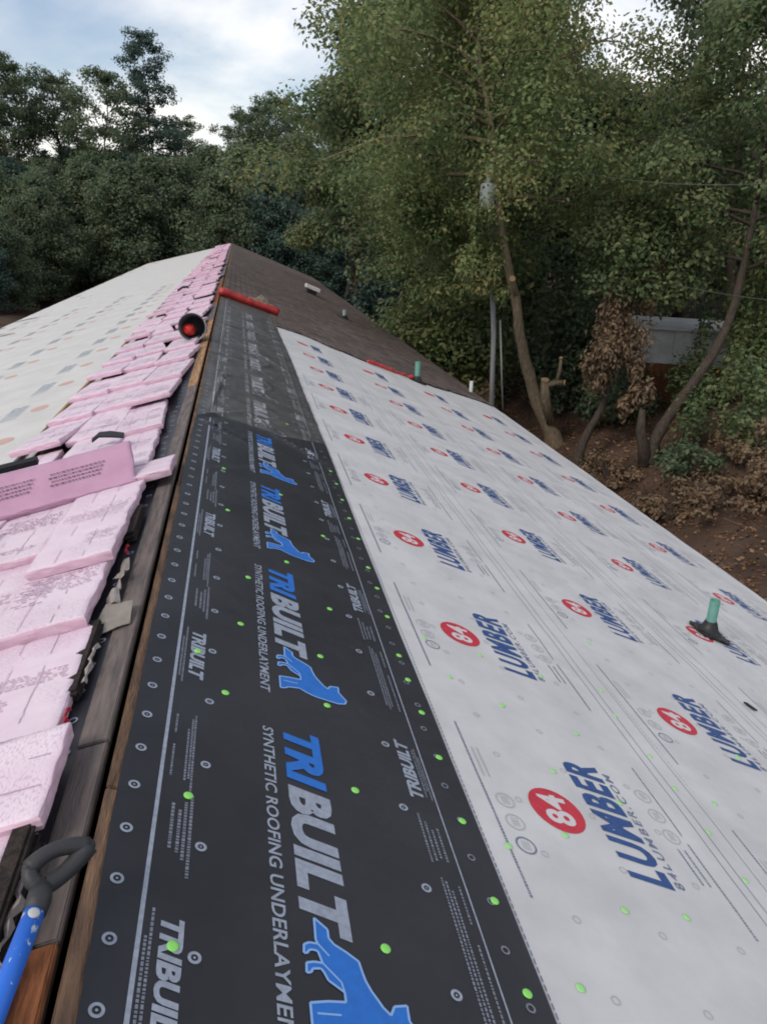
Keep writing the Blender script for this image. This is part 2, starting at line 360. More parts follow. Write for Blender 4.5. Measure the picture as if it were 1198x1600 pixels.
# --- sheets -------------------------------------------------------------
def ridge_line(d, w): return math.exp(-(d / w) ** 2)
CREASES = [((.02, 5.55), (.42, 6.25), .022, .011), ((.40, 6.22), (.66, 5.95), .020, .010), ((.10, 5.50), (.42, 5.30), .018, .010), ((.60, 5.85), (1.0, 5.50), .024, .013),
           ((.12, 5.9), (.20, 7.6), .016, .010), ((.20, 7.55), (.42, 7.75), .018, .009), ((.60, 6.72), (.73, 6.52), .014, .009), ((.73, 6.52), (.61, 6.28), .014, .009),
           ((.58, 8.1), (.71, 7.72), .016, .010), ((.71, 7.72), (.61, 7.45), .016, .010), ((.05, 8.6), (.5, 9.0), .02, .010), ((.3, 10.2), (.9, 9.4), .025, .010),
           ((.55, 9.7), (.75, 9.2), .02, .010), ((.75, 9.2), (.6, 8.8), .02, .010), ((.1, 11.3), (.7, 11.8), .03, .012), ((.6, 12.6), (.95, 12.0), .03, .010),
           ((.15, 4.4), (.50, 4.75), .03, .005), ((.65, 4.5), (1.02, 4.9), .03, .006), ((.5, 3.6), (1.0, 3.8), .06, .004)]
def black_n(u, y):
    n = .0078 + .0030 * pnoise(Vector((u * 2.6 + y * .5, y * 2.4 - u, 0))) + .0010 * pnoise(Vector((u * 9, y * 5, 3)))
    k = sstep(4.5, 6.5, y)
    n += k * (.0045 * pnoise(Vector((u * 7, y * 4, 7))) + .003 * pnoise(Vector((u * 16, y * 9, 2))))
    for a, b, w, h in CREASES:
        dx, dy = b[0] - a[0], b[1] - a[1]; L2 = dx * dx + dy * dy
        t = ((u - a[0]) * dx + (y - a[1]) * dy) / L2
        if -.1 < t < 1.1:
            d = abs((u - a[0]) * dy - (y - a[1]) * dx) / math.sqrt(L2)
            if d < 4 * w: n += (1.7 if a[1] > 5 else 1) * h * ridge_line(d, w) * (1 - max(0, abs(t - .5) - .35) / .25)
    return max(n, .0052)
def white_n(u, y, base):
    return base + .0036 * pnoise(Vector((u * .9, y * 3.1, 8))) * sstep(1.1, 1.5, u) + .0022 * pnoise(Vector((u * 1.6, y * 1.1, 3.3))) + .0030 * pnoise(Vector((u * 2.2 - y * 1.1, y * .8 + u * .5, 6))) * sstep(1.1, 1.5, abs(u)) + .0008 * pnoise(Vector((u * 5, y * 4, 4)))
def sheet_mesh(name, u0f, u1f, y0, y1f, nu, dy, nf, P):
    """sheet of a slope between u0f(y) and u1f(y); y1f(u) is the cut end"""
    ny = max(2, int((y1f(.5 * (u0f(y0) + u1f(y0))) - y0) / dy)); V = []; F = []
    for j in range(ny + 1):
        for i in range(nu + 1):
            k = i / nu; ua = u0f(y0) + (u1f(y0) - u0f(y0)) * k
            y = y0 + (y1f(ua) - y0) * j / ny
            u = u0f(y) + (u1f(y) - u0f(y)) * k
            V.append(P(u, y, nf(u, y)))
    w = nu + 1
    for j in range(ny):
        for i in range(nu):
            F.append((j * w + i, j * w + i + 1, (j + 1) * w + i + 1, (j + 1) * w + i))
    if P is PL: F = [f[::-1] for f in F]
    return mesh(name, V, F, True)

# printed marks: flat pieces in (u, y) laid a millimetre above their sheet
class Print:
    def __init__(s): s.V = []; s.F = []; s.MI = []; s.mats = []
    def mi(s, key):
        if key not in s.mats: s.mats.append(key)
        return s.mats.index(key)
    def add(s, vs_, fs, key, lift=0.0):
        o = len(s.V); s.V += [(v[0], v[1], lift) for v in vs_]
        k = s.mi(key)
        for f in fs: s.F.append(tuple(i + o for i in f)); s.MI.append(k)
    def rect(s, ua, ub, ya, yb, key, lift=0.0):
        n = max(1, int(abs(yb - ya) / .12)); vs_ = []; fs = []
        for i in range(n + 1):
            y = ya + (yb - ya) * i / n; vs_ += [(ua, y), (ub, y)]
        for i in range(n): fs.append((2 * i, 2 * i + 1, 2 * i + 3, 2 * i + 2))
        s.add(vs_, fs, key, lift)
    def ring(s, u, y, r0, r1, key, seg=18, lift=0.0, sx=1, sy=1):
        vs_ = []; fs = []
        for i in range(seg):
            a = 2 * math.pi * i / seg; c, q = math.cos(a), math.sin(a)
            vs_ += [(u + c * r0 * sx, y + q * r0 * sy), (u + c * r1 * sx, y + q * r1 * sy)]
        for i in range(seg):
            j = (i + 1) % seg; fs.append((2 * i, 2 * i + 1, 2 * j + 1, 2 * j))
        s.add(vs_, fs, key, lift)
    def disc(s, u, y, ru, ry, key, seg=28, lift=0.0):
        vs_ = [(u, y)] + [(u + .5 * ru * math.cos(2 * math.pi * i / seg), y + .5 * ry * math.sin(2 * math.pi * i / seg)) for i in range(seg)] + \
              [(u + ru * math.cos(2 * math.pi * i / seg), y + ry * math.sin(2 * math.pi * i / seg)) for i in range(seg)]
        fs = []
        for i in range(seg):
            j = (i + 1) % seg; fs += [(0, 1 + i, 1 + j), (1 + i, 1 + seg + i, 1 + seg + j, 1 + j)]
        s.add(vs_, fs, key, lift)
    def text(s, key, T, u, y, length, height, mode, lift=0.0):
        """T: cached glyph mesh; mode 'far_to_near' (reads towards -y, tops to +u) or 'near_to_far' (reads towards +y, tops to -u)"""
        vs_, fs, w, hgt = T; out_ = []
        for (x, yy) in vs_:
            a = x / w * length; b = yy / hgt * height
            out_.append((u + b, y - a) if mode == 'far_to_near' else (u - b, y + a))
        s.add(out_, fs, key, lift)
    def ticks(s, key, u, ya, yb, hgt, rng, lift=0.0):
        """a row of tiny illegible print between ya and yb"""
        y = ya; dr = 1 if yb > ya else -1
        while (yb - y) * dr > 0:
            w = rng.uniform(.003, .011) * dr
            if (yb - y - w) * dr < 0: w = yb - y
            s.add([(u, y), (u + hgt, y), (u + hgt, y + w), (u, y + w)], [(0, 1, 2, 3)], key, lift); y += w + .003 * dr
    def build(s, name, P, nf, gap, parent):
        V = [P(u, y, nf(u, y) + gap + l) for u, y, l in s.V]
        me = mesh(name, V, s.F)
        for k in s.mats: me.materials.append(M[k])
        me.polygons.foreach_set('material_index', s.MI)
        o = bpy.data.objects.new(name, me); COL.objects.link(o); o.parent = parent; return o

def glyphs(txt, bold=0.0, shear=0.0, spacing=1.0, maxlen=.35):
    cu_ = bpy.data.curves.new('t', 'FONT'); cu_.body = txt; cu_.offset = bold; cu_.shear = shear; cu_.space_character = spacing; cu_.resolution_u = 3
    o = bpy.data.objects.new('t', cu_); COL.objects.link(o)
    dg = bpy.context.evaluated_depsgraph_get(); me = bpy.data.meshes.new_from_object(o.evaluated_get(dg))
    bm = bmesh.new(); bm.from_mesh(me); bmesh.ops.triangulate(bm, faces=bm.faces[:])
    for _ in range(3):
        ed = [e for e in bm.edges if e.calc_length() > maxlen]
        if not ed: break
        bmesh.ops.subdivide_edges(bm, edges=ed, cuts=1); bmesh.ops.triangulate(bm, faces=bm.faces[:])
    bm.verts.index_update()
    xs = [v.co.x for v in bm.verts]; ys = [v.co.y for v in bm.verts]; x0, y0 = min(xs), min(ys)
    T = ([(v.co.x - x0, v.co.y - y0) for v in bm.verts], [tuple(v.index for v in f.verts) for f in bm.faces], max(xs) - x0, max(ys) - y0)
    bm.free(); bpy.data.objects.remove(o); bpy.data.curves.remove(cu_); bpy.data.meshes.remove(me)
    return T
def poly(pts):
    bm = bmesh.new(); f = bm.faces.new([bm.verts.new((a, b, 0)) for a, b in pts]); bmesh.ops.triangulate(bm, faces=[f])
    bm.verts.index_update(); r = ([(v.co.x, v.co.y) for v in bm.verts], [tuple(v.index for v in q.verts) for q in bm.faces]); bm.free(); return r

T_TRI = glyphs('TRI', .050, .22, 1.0); T_BUILT = glyphs('BUILT', .052, .22, 1.03)
T_ALL = glyphs('TRIBUILT', .042, .22, .98)
T_SYN = glyphs('SYNTHETIC ROOFING UNDERLAYMENT', .018, .10, 1.02)
T_84 = glyphs('84', .030, 0.0, 1.08); T_LUM = glyphs('LUMBER', .040, .20, 1.14); T_COM = glyphs('84LUMBER.COM', .012, .1, 1.25)
ANIMAL = [(.519, -.68), (.549, -.706), (.549, -.729), (.56, -.743), (.589, -.759), (.615, -.777), (.619, -.8), (.624, -.822), (.634, -.845), (.645, -.862), (.655, -.879), (.67, -.894), (.682, -.873), (.713, -.867), (.711, -.901), (.735, -.942), (.727, -.963), (.699, -.972), (.663, -.969), (.614, -.963), (.587, -.952), (.56, -.936), (.517, -.947), (.51, -.956), (.49, -.964), (.49, -.891), (.53, -.883), (.57, -.879), (.57, -.857), (.553, -.846), (.536, -.835), (.528, -.817), (.522, -.809), (.503, -.812), (.499, -.821), (.488, -.824), (.49, -.8), (.508, -.795), (.527, -.795), (.519, -.767), (.507, -.765), (.498, -.768), (.495, -.775), (.486, -.777), (.488, -.755), (.501, -.748), (.521, -.748), (.517, -.738)]
AN_V, AN_F = poly(ANIMAL)

# black ridge course
rng = random.Random(4)
bl = lambda y: .036 + .010 * sstep(1.6, .8, y) - .008 * sstep(2, 4, y) + .003 * math.sin(y * 2.3) + .002 * math.sin(y * 7.1)
br_ = lambda y: 1.092 - .03 * sstep(9, 14, y) + .004 * math.sin(y * 1.3)
BEND = lambda u: 15.35 + .42 * u
NEND = lambda u: 5.66 + .40 * u + .05 * math.sin(u * 7)
me = sheet_mesh('black_underlayment', bl, br_, Y0 + .5, NEND, 56, .036, black_n, PR)
me2 = sheet_mesh('dust_sheen_underlayment', bl, br_, 5.45, BEND, 56, .036, lambda u, y: black_n(u, y) - .0016, PR)
dust_sheen = hp(link('dust_sheen_underlayment', me2, None, [M['dust_sheen_sheet']])); dust_sheen['label'] = 'wrinkled far length of the black underlayment, grey from dust and painted-in sky sheen'
black = hp(link('black_underlayment', me, None, [M['black_sheet']]))
black['label'] = 'black synthetic underlayment along the ridge printed in blue and grey'
pb = Print(); pd = Print()
pb.rect(.128, .138, -2, 5.65, 'grey_print'); pd.rect(.128, .138, 5.72, 15.3, 'far_grey_print')                         # stripe at the ridge edge
pb.rect(.9665, .9715, -2, 6.05, 'grey_print'); pd.rect(.9665, .9715, 6.2, 15.3, 'far_grey_print')
NP = pb
for k in range(-2, 11):
    ys = 2.0 + 1.215 * k
    dk = ys > 6.2; pb = pd if dk else NP
    G_, D_, B_, O_ = ('far_grey_print',) * 4 if dk else ('grey_print', 'dim_print', 'blue_print', 'outline_print')
    pb.text(B_, T_TRI, .484, ys + .02, .255, .118, 'far_to_near', .0004)
    pb.text(G_, T_BUILT, .484, ys - .235, .495, .124, 'far_to_near')
    pb.text(G_, T_SYN, .418, ys + .012, 1.02, .034, 'far_to_near')
    if not dk: pb.add([(u, y + ys) for u, y in AN_V], AN_F, 'blue_print', .0003)
    for i in range(len(ANIMAL)):                                     # pale outline
        a = Vector(ANIMAL[i]); b = Vector(ANIMAL[(i + 1) % len(ANIMAL)]); t = (b - a); q = Vector((-t.y, t.x)).normalized() * (.006 if dk else .0028)
        pb.add([(p.x, p.y + ys) for p in (a - q, a + q, b + q, b - q)], [(0, 1, 2, 3)], O_, .0007)
    a = Vector((.56, -.765)); b = Vector((.54, -.80))
    for (a, b) in (((.521, -.748), (.545, -.775)), ((.527, -.795), (.566, -.835)), ((.566, -.835), (.570, -.857)), ((.503, -.912), (.556, -.909))):
        a = Vector(a); b = Vector(b); t = b - a; q = Vector((-t.y, t.x)).normalized() * .0022
        pb.add([(p.x, p.y + ys) for p in (a - q, a + q, b + q, b - q)], [(0, 1, 2, 3)], O_, .0007)
    # side columns: small name and rows of fine print
    y2 = ys - .742
    pb.text(G_, T_ALL, .174, y2, .30, .050, 'far_to_near')
    for (u, ya, yb) in ((.160, y2 + .02, y2 - .33), (.150, y2 - .05, y2 - .30)): pb.ticks(D_, u - .006, ya, yb, .006, rng)
    for (u, ya, yb) in ((.222, ys - .36, ys - .63), (.208, ys - .39, ys - .58), (.194, ys - .42, ys - .56), (.176, ys - .40, ys - .55)): pb.ticks(D_, u - .006, ya, yb, .008, rng)
    for (u, ya, yb) in ((.215, ys - .02, ys - .36), (.207, ys - .04, ys - .30), (.197, ys - .09, ys - .31), (.160, ys - .03, ys - .12), (.160, ys - .17, ys - .30)): pb.ticks(D_, u - .005, ya, yb, .006, rng)
    pb.text(G_, T_ALL, .929, ys - .17, .285, .046, 'near_to_far')
    for (u, ya, yb) in ((.938, ys + .07, ys - .16), (.947, ys + .08, ys - .13), (.955, ys + .04, ys - .17)): pb.ticks(D_, u, ya, yb, .005, rng)
    for (u, ya, yb) in ((.886, ys - .24, ys - .43), (.902, ys - .27, ys - .42), (.918, ys - .30, ys - .41), (.936, ys - .29, ys - .42)): pb.ticks(D_, u, ya, yb, .007, rng)
    for (u, ya, yb) in ((.898, ys - .48, ys - .90), (.909, ys - .49, ys - .92), (.920, ys - .52, ys - .90), (.945, ys - .50, ys - .62), (.945, ys - .68, ys - .92)): pb.ticks(D_, u, ya, yb, .006, rng)
for k in range(-8, 100):
    y = 1.338 + .1487 * k
    if y > 15.2: break
    dk = y > 5.9; pb = pd if dk else NP; G_ = 'far_grey_print' if dk else 'grey_print'; D_ = 'far_grey_print' if dk else 'dim_print'
    pb.ring(.0715 if y > 1.2 else .078, y, .0085, .0150, G_); pb.ring(1.031 + (.006 if k % 2 else -.006), 1.771 + .1503 * (k - 3), .0075, .0125, D_)
    pb.ring(.0715 if y > 1.2 else .078, y, .0, .003, G_, 6)
for k in range(-4, 48):
    y = 1.174 + .2985 * k
    if y > 15.2: break
    dk = y > 5.9; pb = pd if dk else NP; G_ = 'far_grey_print' if dk else 'grey_print'; D_ = 'far_grey_print' if dk else 'dim_print'
    pb.ring(.249, y, .0075, .0145, G_); pb.ring(.846, 1.475 + .2985 * (k - 1), .0075, .0145, G_)
    pb.ring(.249, y, 0, .003, G_, 6); pb.ring(.846, 1.475 + .2985 * (k - 1), 0, .003, G_, 6)
    if k % 4 == 1: pb.ring(.545, 1.345 + .3037 * (k - 1), .008, .0145, G_, lift=.0009)
NP.build('printed_marks', PR, black_n, .0014, black)['kind'] = 'stuff'
pd.build('printed_marks', PR, lambda u, y: black_n(u, y) - .0016, .0014, dust_sheen)['kind'] = 'stuff'

# white courses, right slope
def white_course(P, idx, ua, ub, ystart, yend, logo_u, logo_y, base, is_left=False, detail=True):
    nf = lambda u, y: white_n(u, y, base) + (.0035 * math.exp(-max(0, ub - u) / .035) if idx < 10 else 0)
    u0_ = lambda y: ua; u1_ = lambda y: ub + .004 * math.sin(y * 1.7 + idx)
    me = sheet_mesh('white_underlayment', u0_, u1_, ystart, yend, 18, .09 if not is_left else .16, nf, P)
    o = hp(link('white_underlayment', me, None, [M['beige_sheet' if is_left else 'white_sheet']]))
    o['label'] = 'white underlayment printed with red discs and blue lettering'
    pr = Print(); rg = random.Random(idx * 7 + is_left)
    ymax = min(yend(ua), yend(ub), yend(.5 * (ua + ub))) - .15
    if is_left: ymax = 24
    md = 'near_to_far'
    k = int((Y0 + 4.4 - logo_y) / 1.215)
    while True:
        c = logo_y + 1.215 * k; k += 1
        if c + .5 > ymax: break
        if c < -.6: continue
        u = logo_u
        far = c > 13
        pr.disc(u, c, .085 if is_left else .104, .108, 'faded_red' if is_left else 'red_print')
        if c < 12 and not is_left: pr.text('knock_out', T_84, u + .056, c - .072, .148, .112, md, .0005)
        pr.text('faded_blue' if is_left else 'navy_print', T_LUM, u + .325, c - .275, .60, .165, md)
        if c < 12 and not is_left: pr.text('navy_small', T_COM, u + .372, c - .265, .56, .034, md)
        if c < 9.5 and not is_left:
            for q in range(3):                                              # stamps beside the lettering
                for uu in (.485, -.205):
                    yy = c + .21 - .105 * q if uu > 0 else c - .01 - .10 * q
                    pr.ring(u + uu, yy, .030, .036, 'navy_small' if (q == 2 and uu < 0) else 'faint_print', 16)
                    for w in range(3): pr.ticks('faint_print', u + uu - .012 + .010 * w, yy - .018, yy + .02, .005, rg)
            pr.ticks('navy_small', u - .276, c - .42, c + .40, .008, rg)
            for w in range(2): pr.ticks('faint_print', u - .25 + .022 * w, c + .10, c + .26, .008, rg)
            pr.ticks('line_print', u + .540, c - .42, c - .02, .009, rg); pr.ticks('navy_small', u + .540, c + .02, c + .40, .007, rg)
            for w in range(2): pr.ticks('navy_small', u + .47 + .03 * w, c - .22, c - .06, .008, rg)
    # rules near the lower lap of the course, dashes along its upper edge
    step = .024; y = max(ystart, -.5)
    if not is_left:
        du = .077 if idx == 0 else .040
        while y < 9: pr.rect(ua + du, ua + du + .0035, y, y + step * .7, 'navy_small'); y += step
        pr.rect(ua + du, ua + du + .003, 9, ymax, 'faint_print')
        for uu in (logo_u + .642, logo_u + .690, logo_u + .778):
            if uu < ub - .01: pr.rect(uu, uu + .0035, -.5, ymax, 'line_print')
        for ru in (-.15, .14, .43):
            for j in range(0, 50):
                yy = .99 + .24 * j
                if yy < 7: pr.ring(logo_u + ru + .01 * rg.random(), yy, .010, .0135, 'faint_print', 12)
    pr.build('printed_marks', P, nf, .0016, o)['kind'] = 'stuff'
    return o
WEND = [lambda u: 14.05 + .12 * math.sin(u * 5) + .1 * (u - 1.1), lambda u: 14.1 + .08 * math.sin(u * 6 + 1), lambda u: 14.25 + .25 * (u - 3.4) + .06 * math.sin(u * 7), lambda u: 14.85 + .42 * (u - 4.7) + .05 * math.sin(u * 6)]
WC = [(1.03, 2.262, 1.46, 1.94), (2.225, 3.462, 2.60, 2.89), (3.425, 4.682, 3.82, 4.42), (4.645, UR + .012, 5.04, 4.535)]
whites = []
for i, (ua, ub, lu, ly) in enumerate(WC):
    whites.append(white_course(PR, i, ua, ub, Y0 + .4, WEND[i], lu, ly, [.0012, -.0016, -.0044, -.0072][i]))
# fix laps: upper courses lie over the lower ones
# left slope
LC = [(.09, 1.34, .55, 5.2), (1.12, 2.42, 1.56, 6.33), (2.38, 3.60, 2.66, 5.75), (3.56, 4.80, 3.86, 5.3), (4.76, UL + .012, 5.06, 6.0)]
lwhites = []
for i, (ua, ub, lu, ly) in enumerate(LC):
    if i == 0: continue
    lwhites.append(white_course(PL, 10 + i, ua, ub, 1.0 if i < 2 else 3.0, lambda u: Y1 + .01, lu, ly, [.0012, -.0016, -.0044, -.0072, -.0095][i], True))
# black strip of the left slope beside the ridge, mostly under the bundles
me = sheet_mesh('black_underlayment', lambda y: .060, lambda y: .95, Y0 + .5, lambda u: Y1, 30, .12, lambda u, y: .002 + .001 * pnoise(Vector((u * 4, y * 3, 1))), PL)
lb = hp(link('black_underlayment', me, None, [M['black_sheet']])); lb['label'] = 'strip of black underlayment between the pink bundles and the ridge slot'
pq = Print()
for k in range(60):
    y = 1.2 + .149 * k; pq.ring(.135 + .008 * math.sin(k * 1.3), y, .009, .0145, 'grey_print')
pq.build('printed_marks', PL, lambda u, y: .002, .0022, lb)['kind'] = 'stuff'

# ridge boards either side of the slot: individual lengths with joints
rg = random.Random(8)
def boards(P_mat, ua, ub, n0, n1, cuts, mats, names):
    for i in range(len(cuts) - 1):
        j = rg.uniform(-.004, .004)
        o = hp(box('ridge_board', ua + j * .5, ub + j, cuts[i] + .004, cuts[i + 1] - .004, n0, n1 + rg.uniform(-.002, .002), M[mats[i % len(mats)]], xf=P_mat, bevel=.003))
        if names: o['label'] = names
cr_cuts = [-4.5, -.8, 1.62, 4.05, 6.5, 8.95, 11.4, 13.85, 15.5]
boards(MATR, .010, .075, -.012, .000, cr_cuts, ['old_wood'], 'weathered brown board edge right of the ridge slot')
cl_cuts = [-4.5, -1.3, 1.18, 1.80, 4.25, 6.7, 9.15, 11.6, 14.05, 16.5, 20, 30, 44, 58]
boards(MATL, .016, .100, -.012, .006, cl_cuts, ['rust_wood', 'rust_wood', 'grey_wood', 'grey_wood', 'grey_wood', 'tan_wood', 'tan_wood', 'grey_wood'], None)
boards(MATR, .010, .075, -.012, .006, [15.6, 18, 21, 26, 33, 44, 58], ['old_wood'], None)

# thin battens nailed along the outer side of the bundles
rg = random.Random(31); yb_ = 5.2
while yb_ < 40:
    ln = rg.uniform(1.2, 2.6); uu = 1.20 + rg.uniform(-.012, .012)
    o = hp(box('batten', uu, uu + .03, yb_, yb_ + ln - .06, .004, .024 + rg.uniform(0, .01), M['tan_wood' if rg.random() < .65 else 'grey_wood'], xf=MATL, bevel=.003)); yb_ += ln + rg.choice([0, 0, .3])

# old brown shingles on the far half of the right slope: stepped courses
V = []; F = []; UVs = []; ncr = 42; ex = UR / ncr
rg = random.Random(3)
for i in range(ncr):
    ua, ub = i * ex + (.08 if i == 0 else 0), (i + 1) * ex
    um = .5 * (ua + ub)
    k = 15.9 + .42 * um if um < 1.05 else [w(um) for w, (a, b, _, _) in zip(WEND, WC) if a <= um <= b + .02][0] + .04
    ya = k + rg.uniform(-.06, .10)
    n0_, n1_ = .006, .013
    segs = list(np.arange(ya, Y1 + .02, 1.0)); segs.append(Y1 + .02) if segs[-1] < Y1 - .1 else None
    for a, b in zip(segs[:-1], segs[1:]):
        o = len(V)
        V += [PR(ua - .01, a, n0_), PR(ub, a, n1_), PR(ub, b, n1_), PR(ua - .01, b, n0_), PR(ub, a, n0_ - .010), PR(ub, b, n0_ - .010)]
        F += [(o, o + 1, o + 2, o + 3), (o + 1, o + 4, o + 5, o + 2)]
        UVs += [(ua, a), (ub, a), (ub, b), (ua, b), (ub, a), (ub, a), (ub, b), (ub, b)]
me = mesh('shingle_field', V, F)
uvl = me.uv_layers.new(name='UVMap'); uvl.data.foreach_set('uv', [c for p in UVs for c in p])
sh = hp(link('shingle_field', me, None, [M['shingle']])); sh['kind'] = 'stuff'; sh['label'] = 'old dark brown shingles still on the far half of the right slope'

# plastic cap nails through the sheets
def cap_mesh(name, r, h, m):
    bm = bmesh.new(); seg = 14; prev = None
    rings = [(r, 0), (r, h * .45), (r * .86, h * .85), (r * .35, h)]
    vr = [[bm.verts.new((rr * math.cos(2 * math.pi * k / seg), rr * math.sin(2 * math.pi * k / seg), z)) for k in range(seg)] for rr, z in rings]
    for a, b in zip(vr[:-1], vr[1:]):
        for k in range(seg): bm.faces.new((a[k], a[(k + 1) % seg], b[(k + 1) % seg], b[k]))
    bm.faces.new(vr[-1]); me = from_bm(name, bm, True); me.materials.append(m); return me
CAPB = cap_mesh('cap_nail', .0128, .0028, M['green_cap']); CAPW = cap_mesh('cap_nail_pale', .0135, .0025, M['pale_cap'])
rotR = Matrix(((CRr, 0, SRr), (0, 1, 0), (-SRr, 0, CRr))).to_4x4()
def cap(u, y, me, parent, nf):
    o = bpy.data.objects.new('cap_nail', me); COL.objects.link(o); o.parent = parent
    o.matrix_world = Matrix.Translation(PR(u, y, nf(u, y) + .0012)) @ rotR
    o.matrix_parent_inverse = parent.matrix_world.inverted() if False else Matrix.Identity(4)
    o.matrix_basis = Matrix.Translation(PR(u, y, nf(u, y) + .0012)) @ rotR
for p in [(600, 1487), (268, 1484), (293, 1247), (553, 1239), (821, 1557), (770, 1412), (720, 1287), (684, 1187), (657, 1117), (510, 1105), (351, 1086), (622, 1027), (499, 1029), (375, 978), (308, 1021), (514, 954),
          (447, 881), (387, 905), (534, 783), (545, 812), (559, 844), (574, 890), (588, 922), (604, 966), (504, 840), (355, 800), (438, 775), (636, 1065), (349, 735), (448, 665), (525, 758), (516, 738)]:
    cap(*R(*p), CAPB, black, black_n)
z6 = lambda x, y: (700 + x / 2.4056, 1100 + y / 2.4056); z8 = lambda x, y: (600 + x / 2.0033, 700 + y / 2.0033)
for p in [z6(*q) for q in [(660, 780), (893, 805), (495, 1070), (225, 535), (437, 497), (393, 255), (640, 375), (757, 198), (850, 320), (1000, 375), (975, 485), (1115, 665), (625, 45), (480, 112), (200, 8), (1090, 205)]] + \
         [z8(*q) for q in [(205, 718), (300, 650), (370, 805), (488, 715), (680, 760), (125, 595), (1105, 965), (640, 610)]]:
    u, y = R(*p)
    i = [k for k, c in enumerate(WC) if c[0] - .01 <= u][-1]
    if i > 0 and u < WC[i - 1][1]: i -= 1
    base = [.0012, -.0016, -.0044, -.0072][i]
    cap(u, y, CAPW, whites[i], lambda a, b: white_n(a, b, base))

# ------------------------------------------------------------------ pipes and vents on the roof (each passes through the deck: a thing of its own)
def vent_pipe(u, y, rad, hgt, m, label, boot=True, bootmat='rubber', flash=.16):
    x, yy, z = PR(u, y, .004); e = empty('vent_pipe', (x, yy, z)); tag(e, label, 'vent pipe', 'pipes through the right roof slope')
    seg = 20; V = []; F = []
    for (r, zz) in ((rad, -.12), (rad, hgt), (rad * .84, hgt), (rad * .84, hgt - .12)):
        V += [(r * math.cos(2 * math.pi * k / seg), r * math.sin(2 * math.pi * k / seg), zz) for k in range(seg)]
    for j in range(3):
        for k in range(seg): F.append((j * seg + k, j * seg + (k + 1) % seg, (j + 1) * seg + (k + 1) % seg, (j + 1) * seg + k))
    F.append(tuple(range(3 * seg, 4 * seg)))
    me = mesh('pipe', V, F); me.shade_smooth(); link('pipe', me, e, [m])
    if boot:
        bm = bmesh.new(); V2 = []
        prof = [(rad * 1.10, .105), (rad * 1.35, .085), (rad * 1.75, .045), (rad * 2.5, .018)]
        rings = []
        for r, zz in prof:
            rings.append([bm.verts.new((r * math.cos(2 * math.pi * k / seg), r * math.sin(2 * math.pi * k / seg), zz - MR * r * math.cos(2 * math.pi * k / seg) * (1 if zz < .03 else .6 if zz < .06 else .15))) for k in range(seg)])
        for a, b in zip(rings[:-1], rings[1:]):
            for k in range(seg): bm.faces.new((a[k], b[k], b[(k + 1) % seg], a[(k + 1) % seg]))
        link('boot', from_bm('boot', bm, True), e, [M[bootmat]])
        if flash:
            bm = bmesh.new(); rg2 = random.Random(5); ring = []
            n_ = 36
            for k in range(n_):
                a = 2 * math.pi * k / n_; q = flash / max(abs(math.cos(a)), abs(math.sin(a))); q = min(q, flash * 1.2)
                q *= 1 + .1 * rg2.uniform(-1, 1)
                ring.append((q * math.cos(a) * .95, q * math.sin(a)))
            top = [bm.verts.new((a, b, -MR * a + .010 + .012 * rg2.random())) for a, b in ring]; cen = [bm.verts.new((a * .4, b * .4, -MR * a * .4 + .020)) for a, b in ring]
            bot = [bm.verts.new((a, b, -MR * a + .002)) for a, b in ring]
            for k in range(n_):
                j = (k + 1) % n_; bm.faces.new((top[k], top[j], cen[j], cen[k])); bm.faces.new((bot[k], bot[j], top[j], top[k]))
            bm.faces.new(cen)
            link('flashing', from_bm('flashing', bm), e, [M[bootmat]])
    return e
vent_pipe(*R(1106, 990), .036, .27, M['teal'], 'nearest teal plastic vent pipe with a ragged black rubber boot on white underlayment', flash=.125)
vent_pipe(*R(651, 596), .050, .37, M['teal'], 'teal vent pipe at the edge of the old brown shingles', flash=.16)
vent_pipe(*R(735, 613), .040, .25, M['white_pvc'], 'white vent pipe near the eave where the white paper ends', flash=0, boot=False)
vent_pipe(*R(538, 498), .062, .27, M['grey_pvc'], 'grey vent pipe with a wide black boot out on the brown shingles', flash=.22)
# low box vent
u, y = R(485, 459); e = empty('roof_vent', PR(u, y, .01)); tag(e, 'low pale box vent far up the brown shingles', 'vent')
def slope_box(nm, a, b, c, d, e0, e1, m, par):
    bm = bmesh.new(); v = box_bm(bm, a, b, c, d, e0, e1); bmesh.ops.transform(bm, matrix=rotR, verts=v); bmesh.ops.bevel(bm, geom=bm.edges[:], offset=.02, segments=1, affect='EDGES'); return link(nm, from_bm(nm, bm), par, [m])
slope_box('hood', -.30, .30, -.35, .35, .16, .30, M['vent_metal'], e); slope_box('throat', -.20, .20, -.25, .25, 0, .165, M['rubber'], e)

# red rolled edge across the cut end of the black paper, and one along the cut white paper
def rolled(name, a, b, rad, label, mt, nseg=22, lift=.0):
    pts = []; rads = []; rgx = random.Random(int(a[1] * 10))
    for i in range(nseg + 1):
        t = i / nseg; u = a[0] + (b[0] - a[0]) * t; y = a[1] + (b[1] - a[1]) * t + .012 * math.sin(t * 9)
        r = rad * (1 + (.10 if rad > .05 else .45) * rgx.uniform(-1, 1)); pts.append(PR(u, y, r * .9 + .012 + lift)); rads.append(r)
    v, f = tube(pts, rads, 14); o = link(name, mesh(name, v, f, True), None, [mt]); tag(o, label, 'roll'); return o
rolled('red_roll', (-.03, 15.55), (1.16, 16.02), .075, 'red rolled strip lying across the far end of the black paper', M['red_roll'])
rolled('red_strip', R(572, 567), R(645, 594), .028, 'crumpled red strip along the cut edge of the white paper by the teal pipe', M['red_roll'], 30)
bm = bmesh.new(); rgx = random.Random(2); rows = []
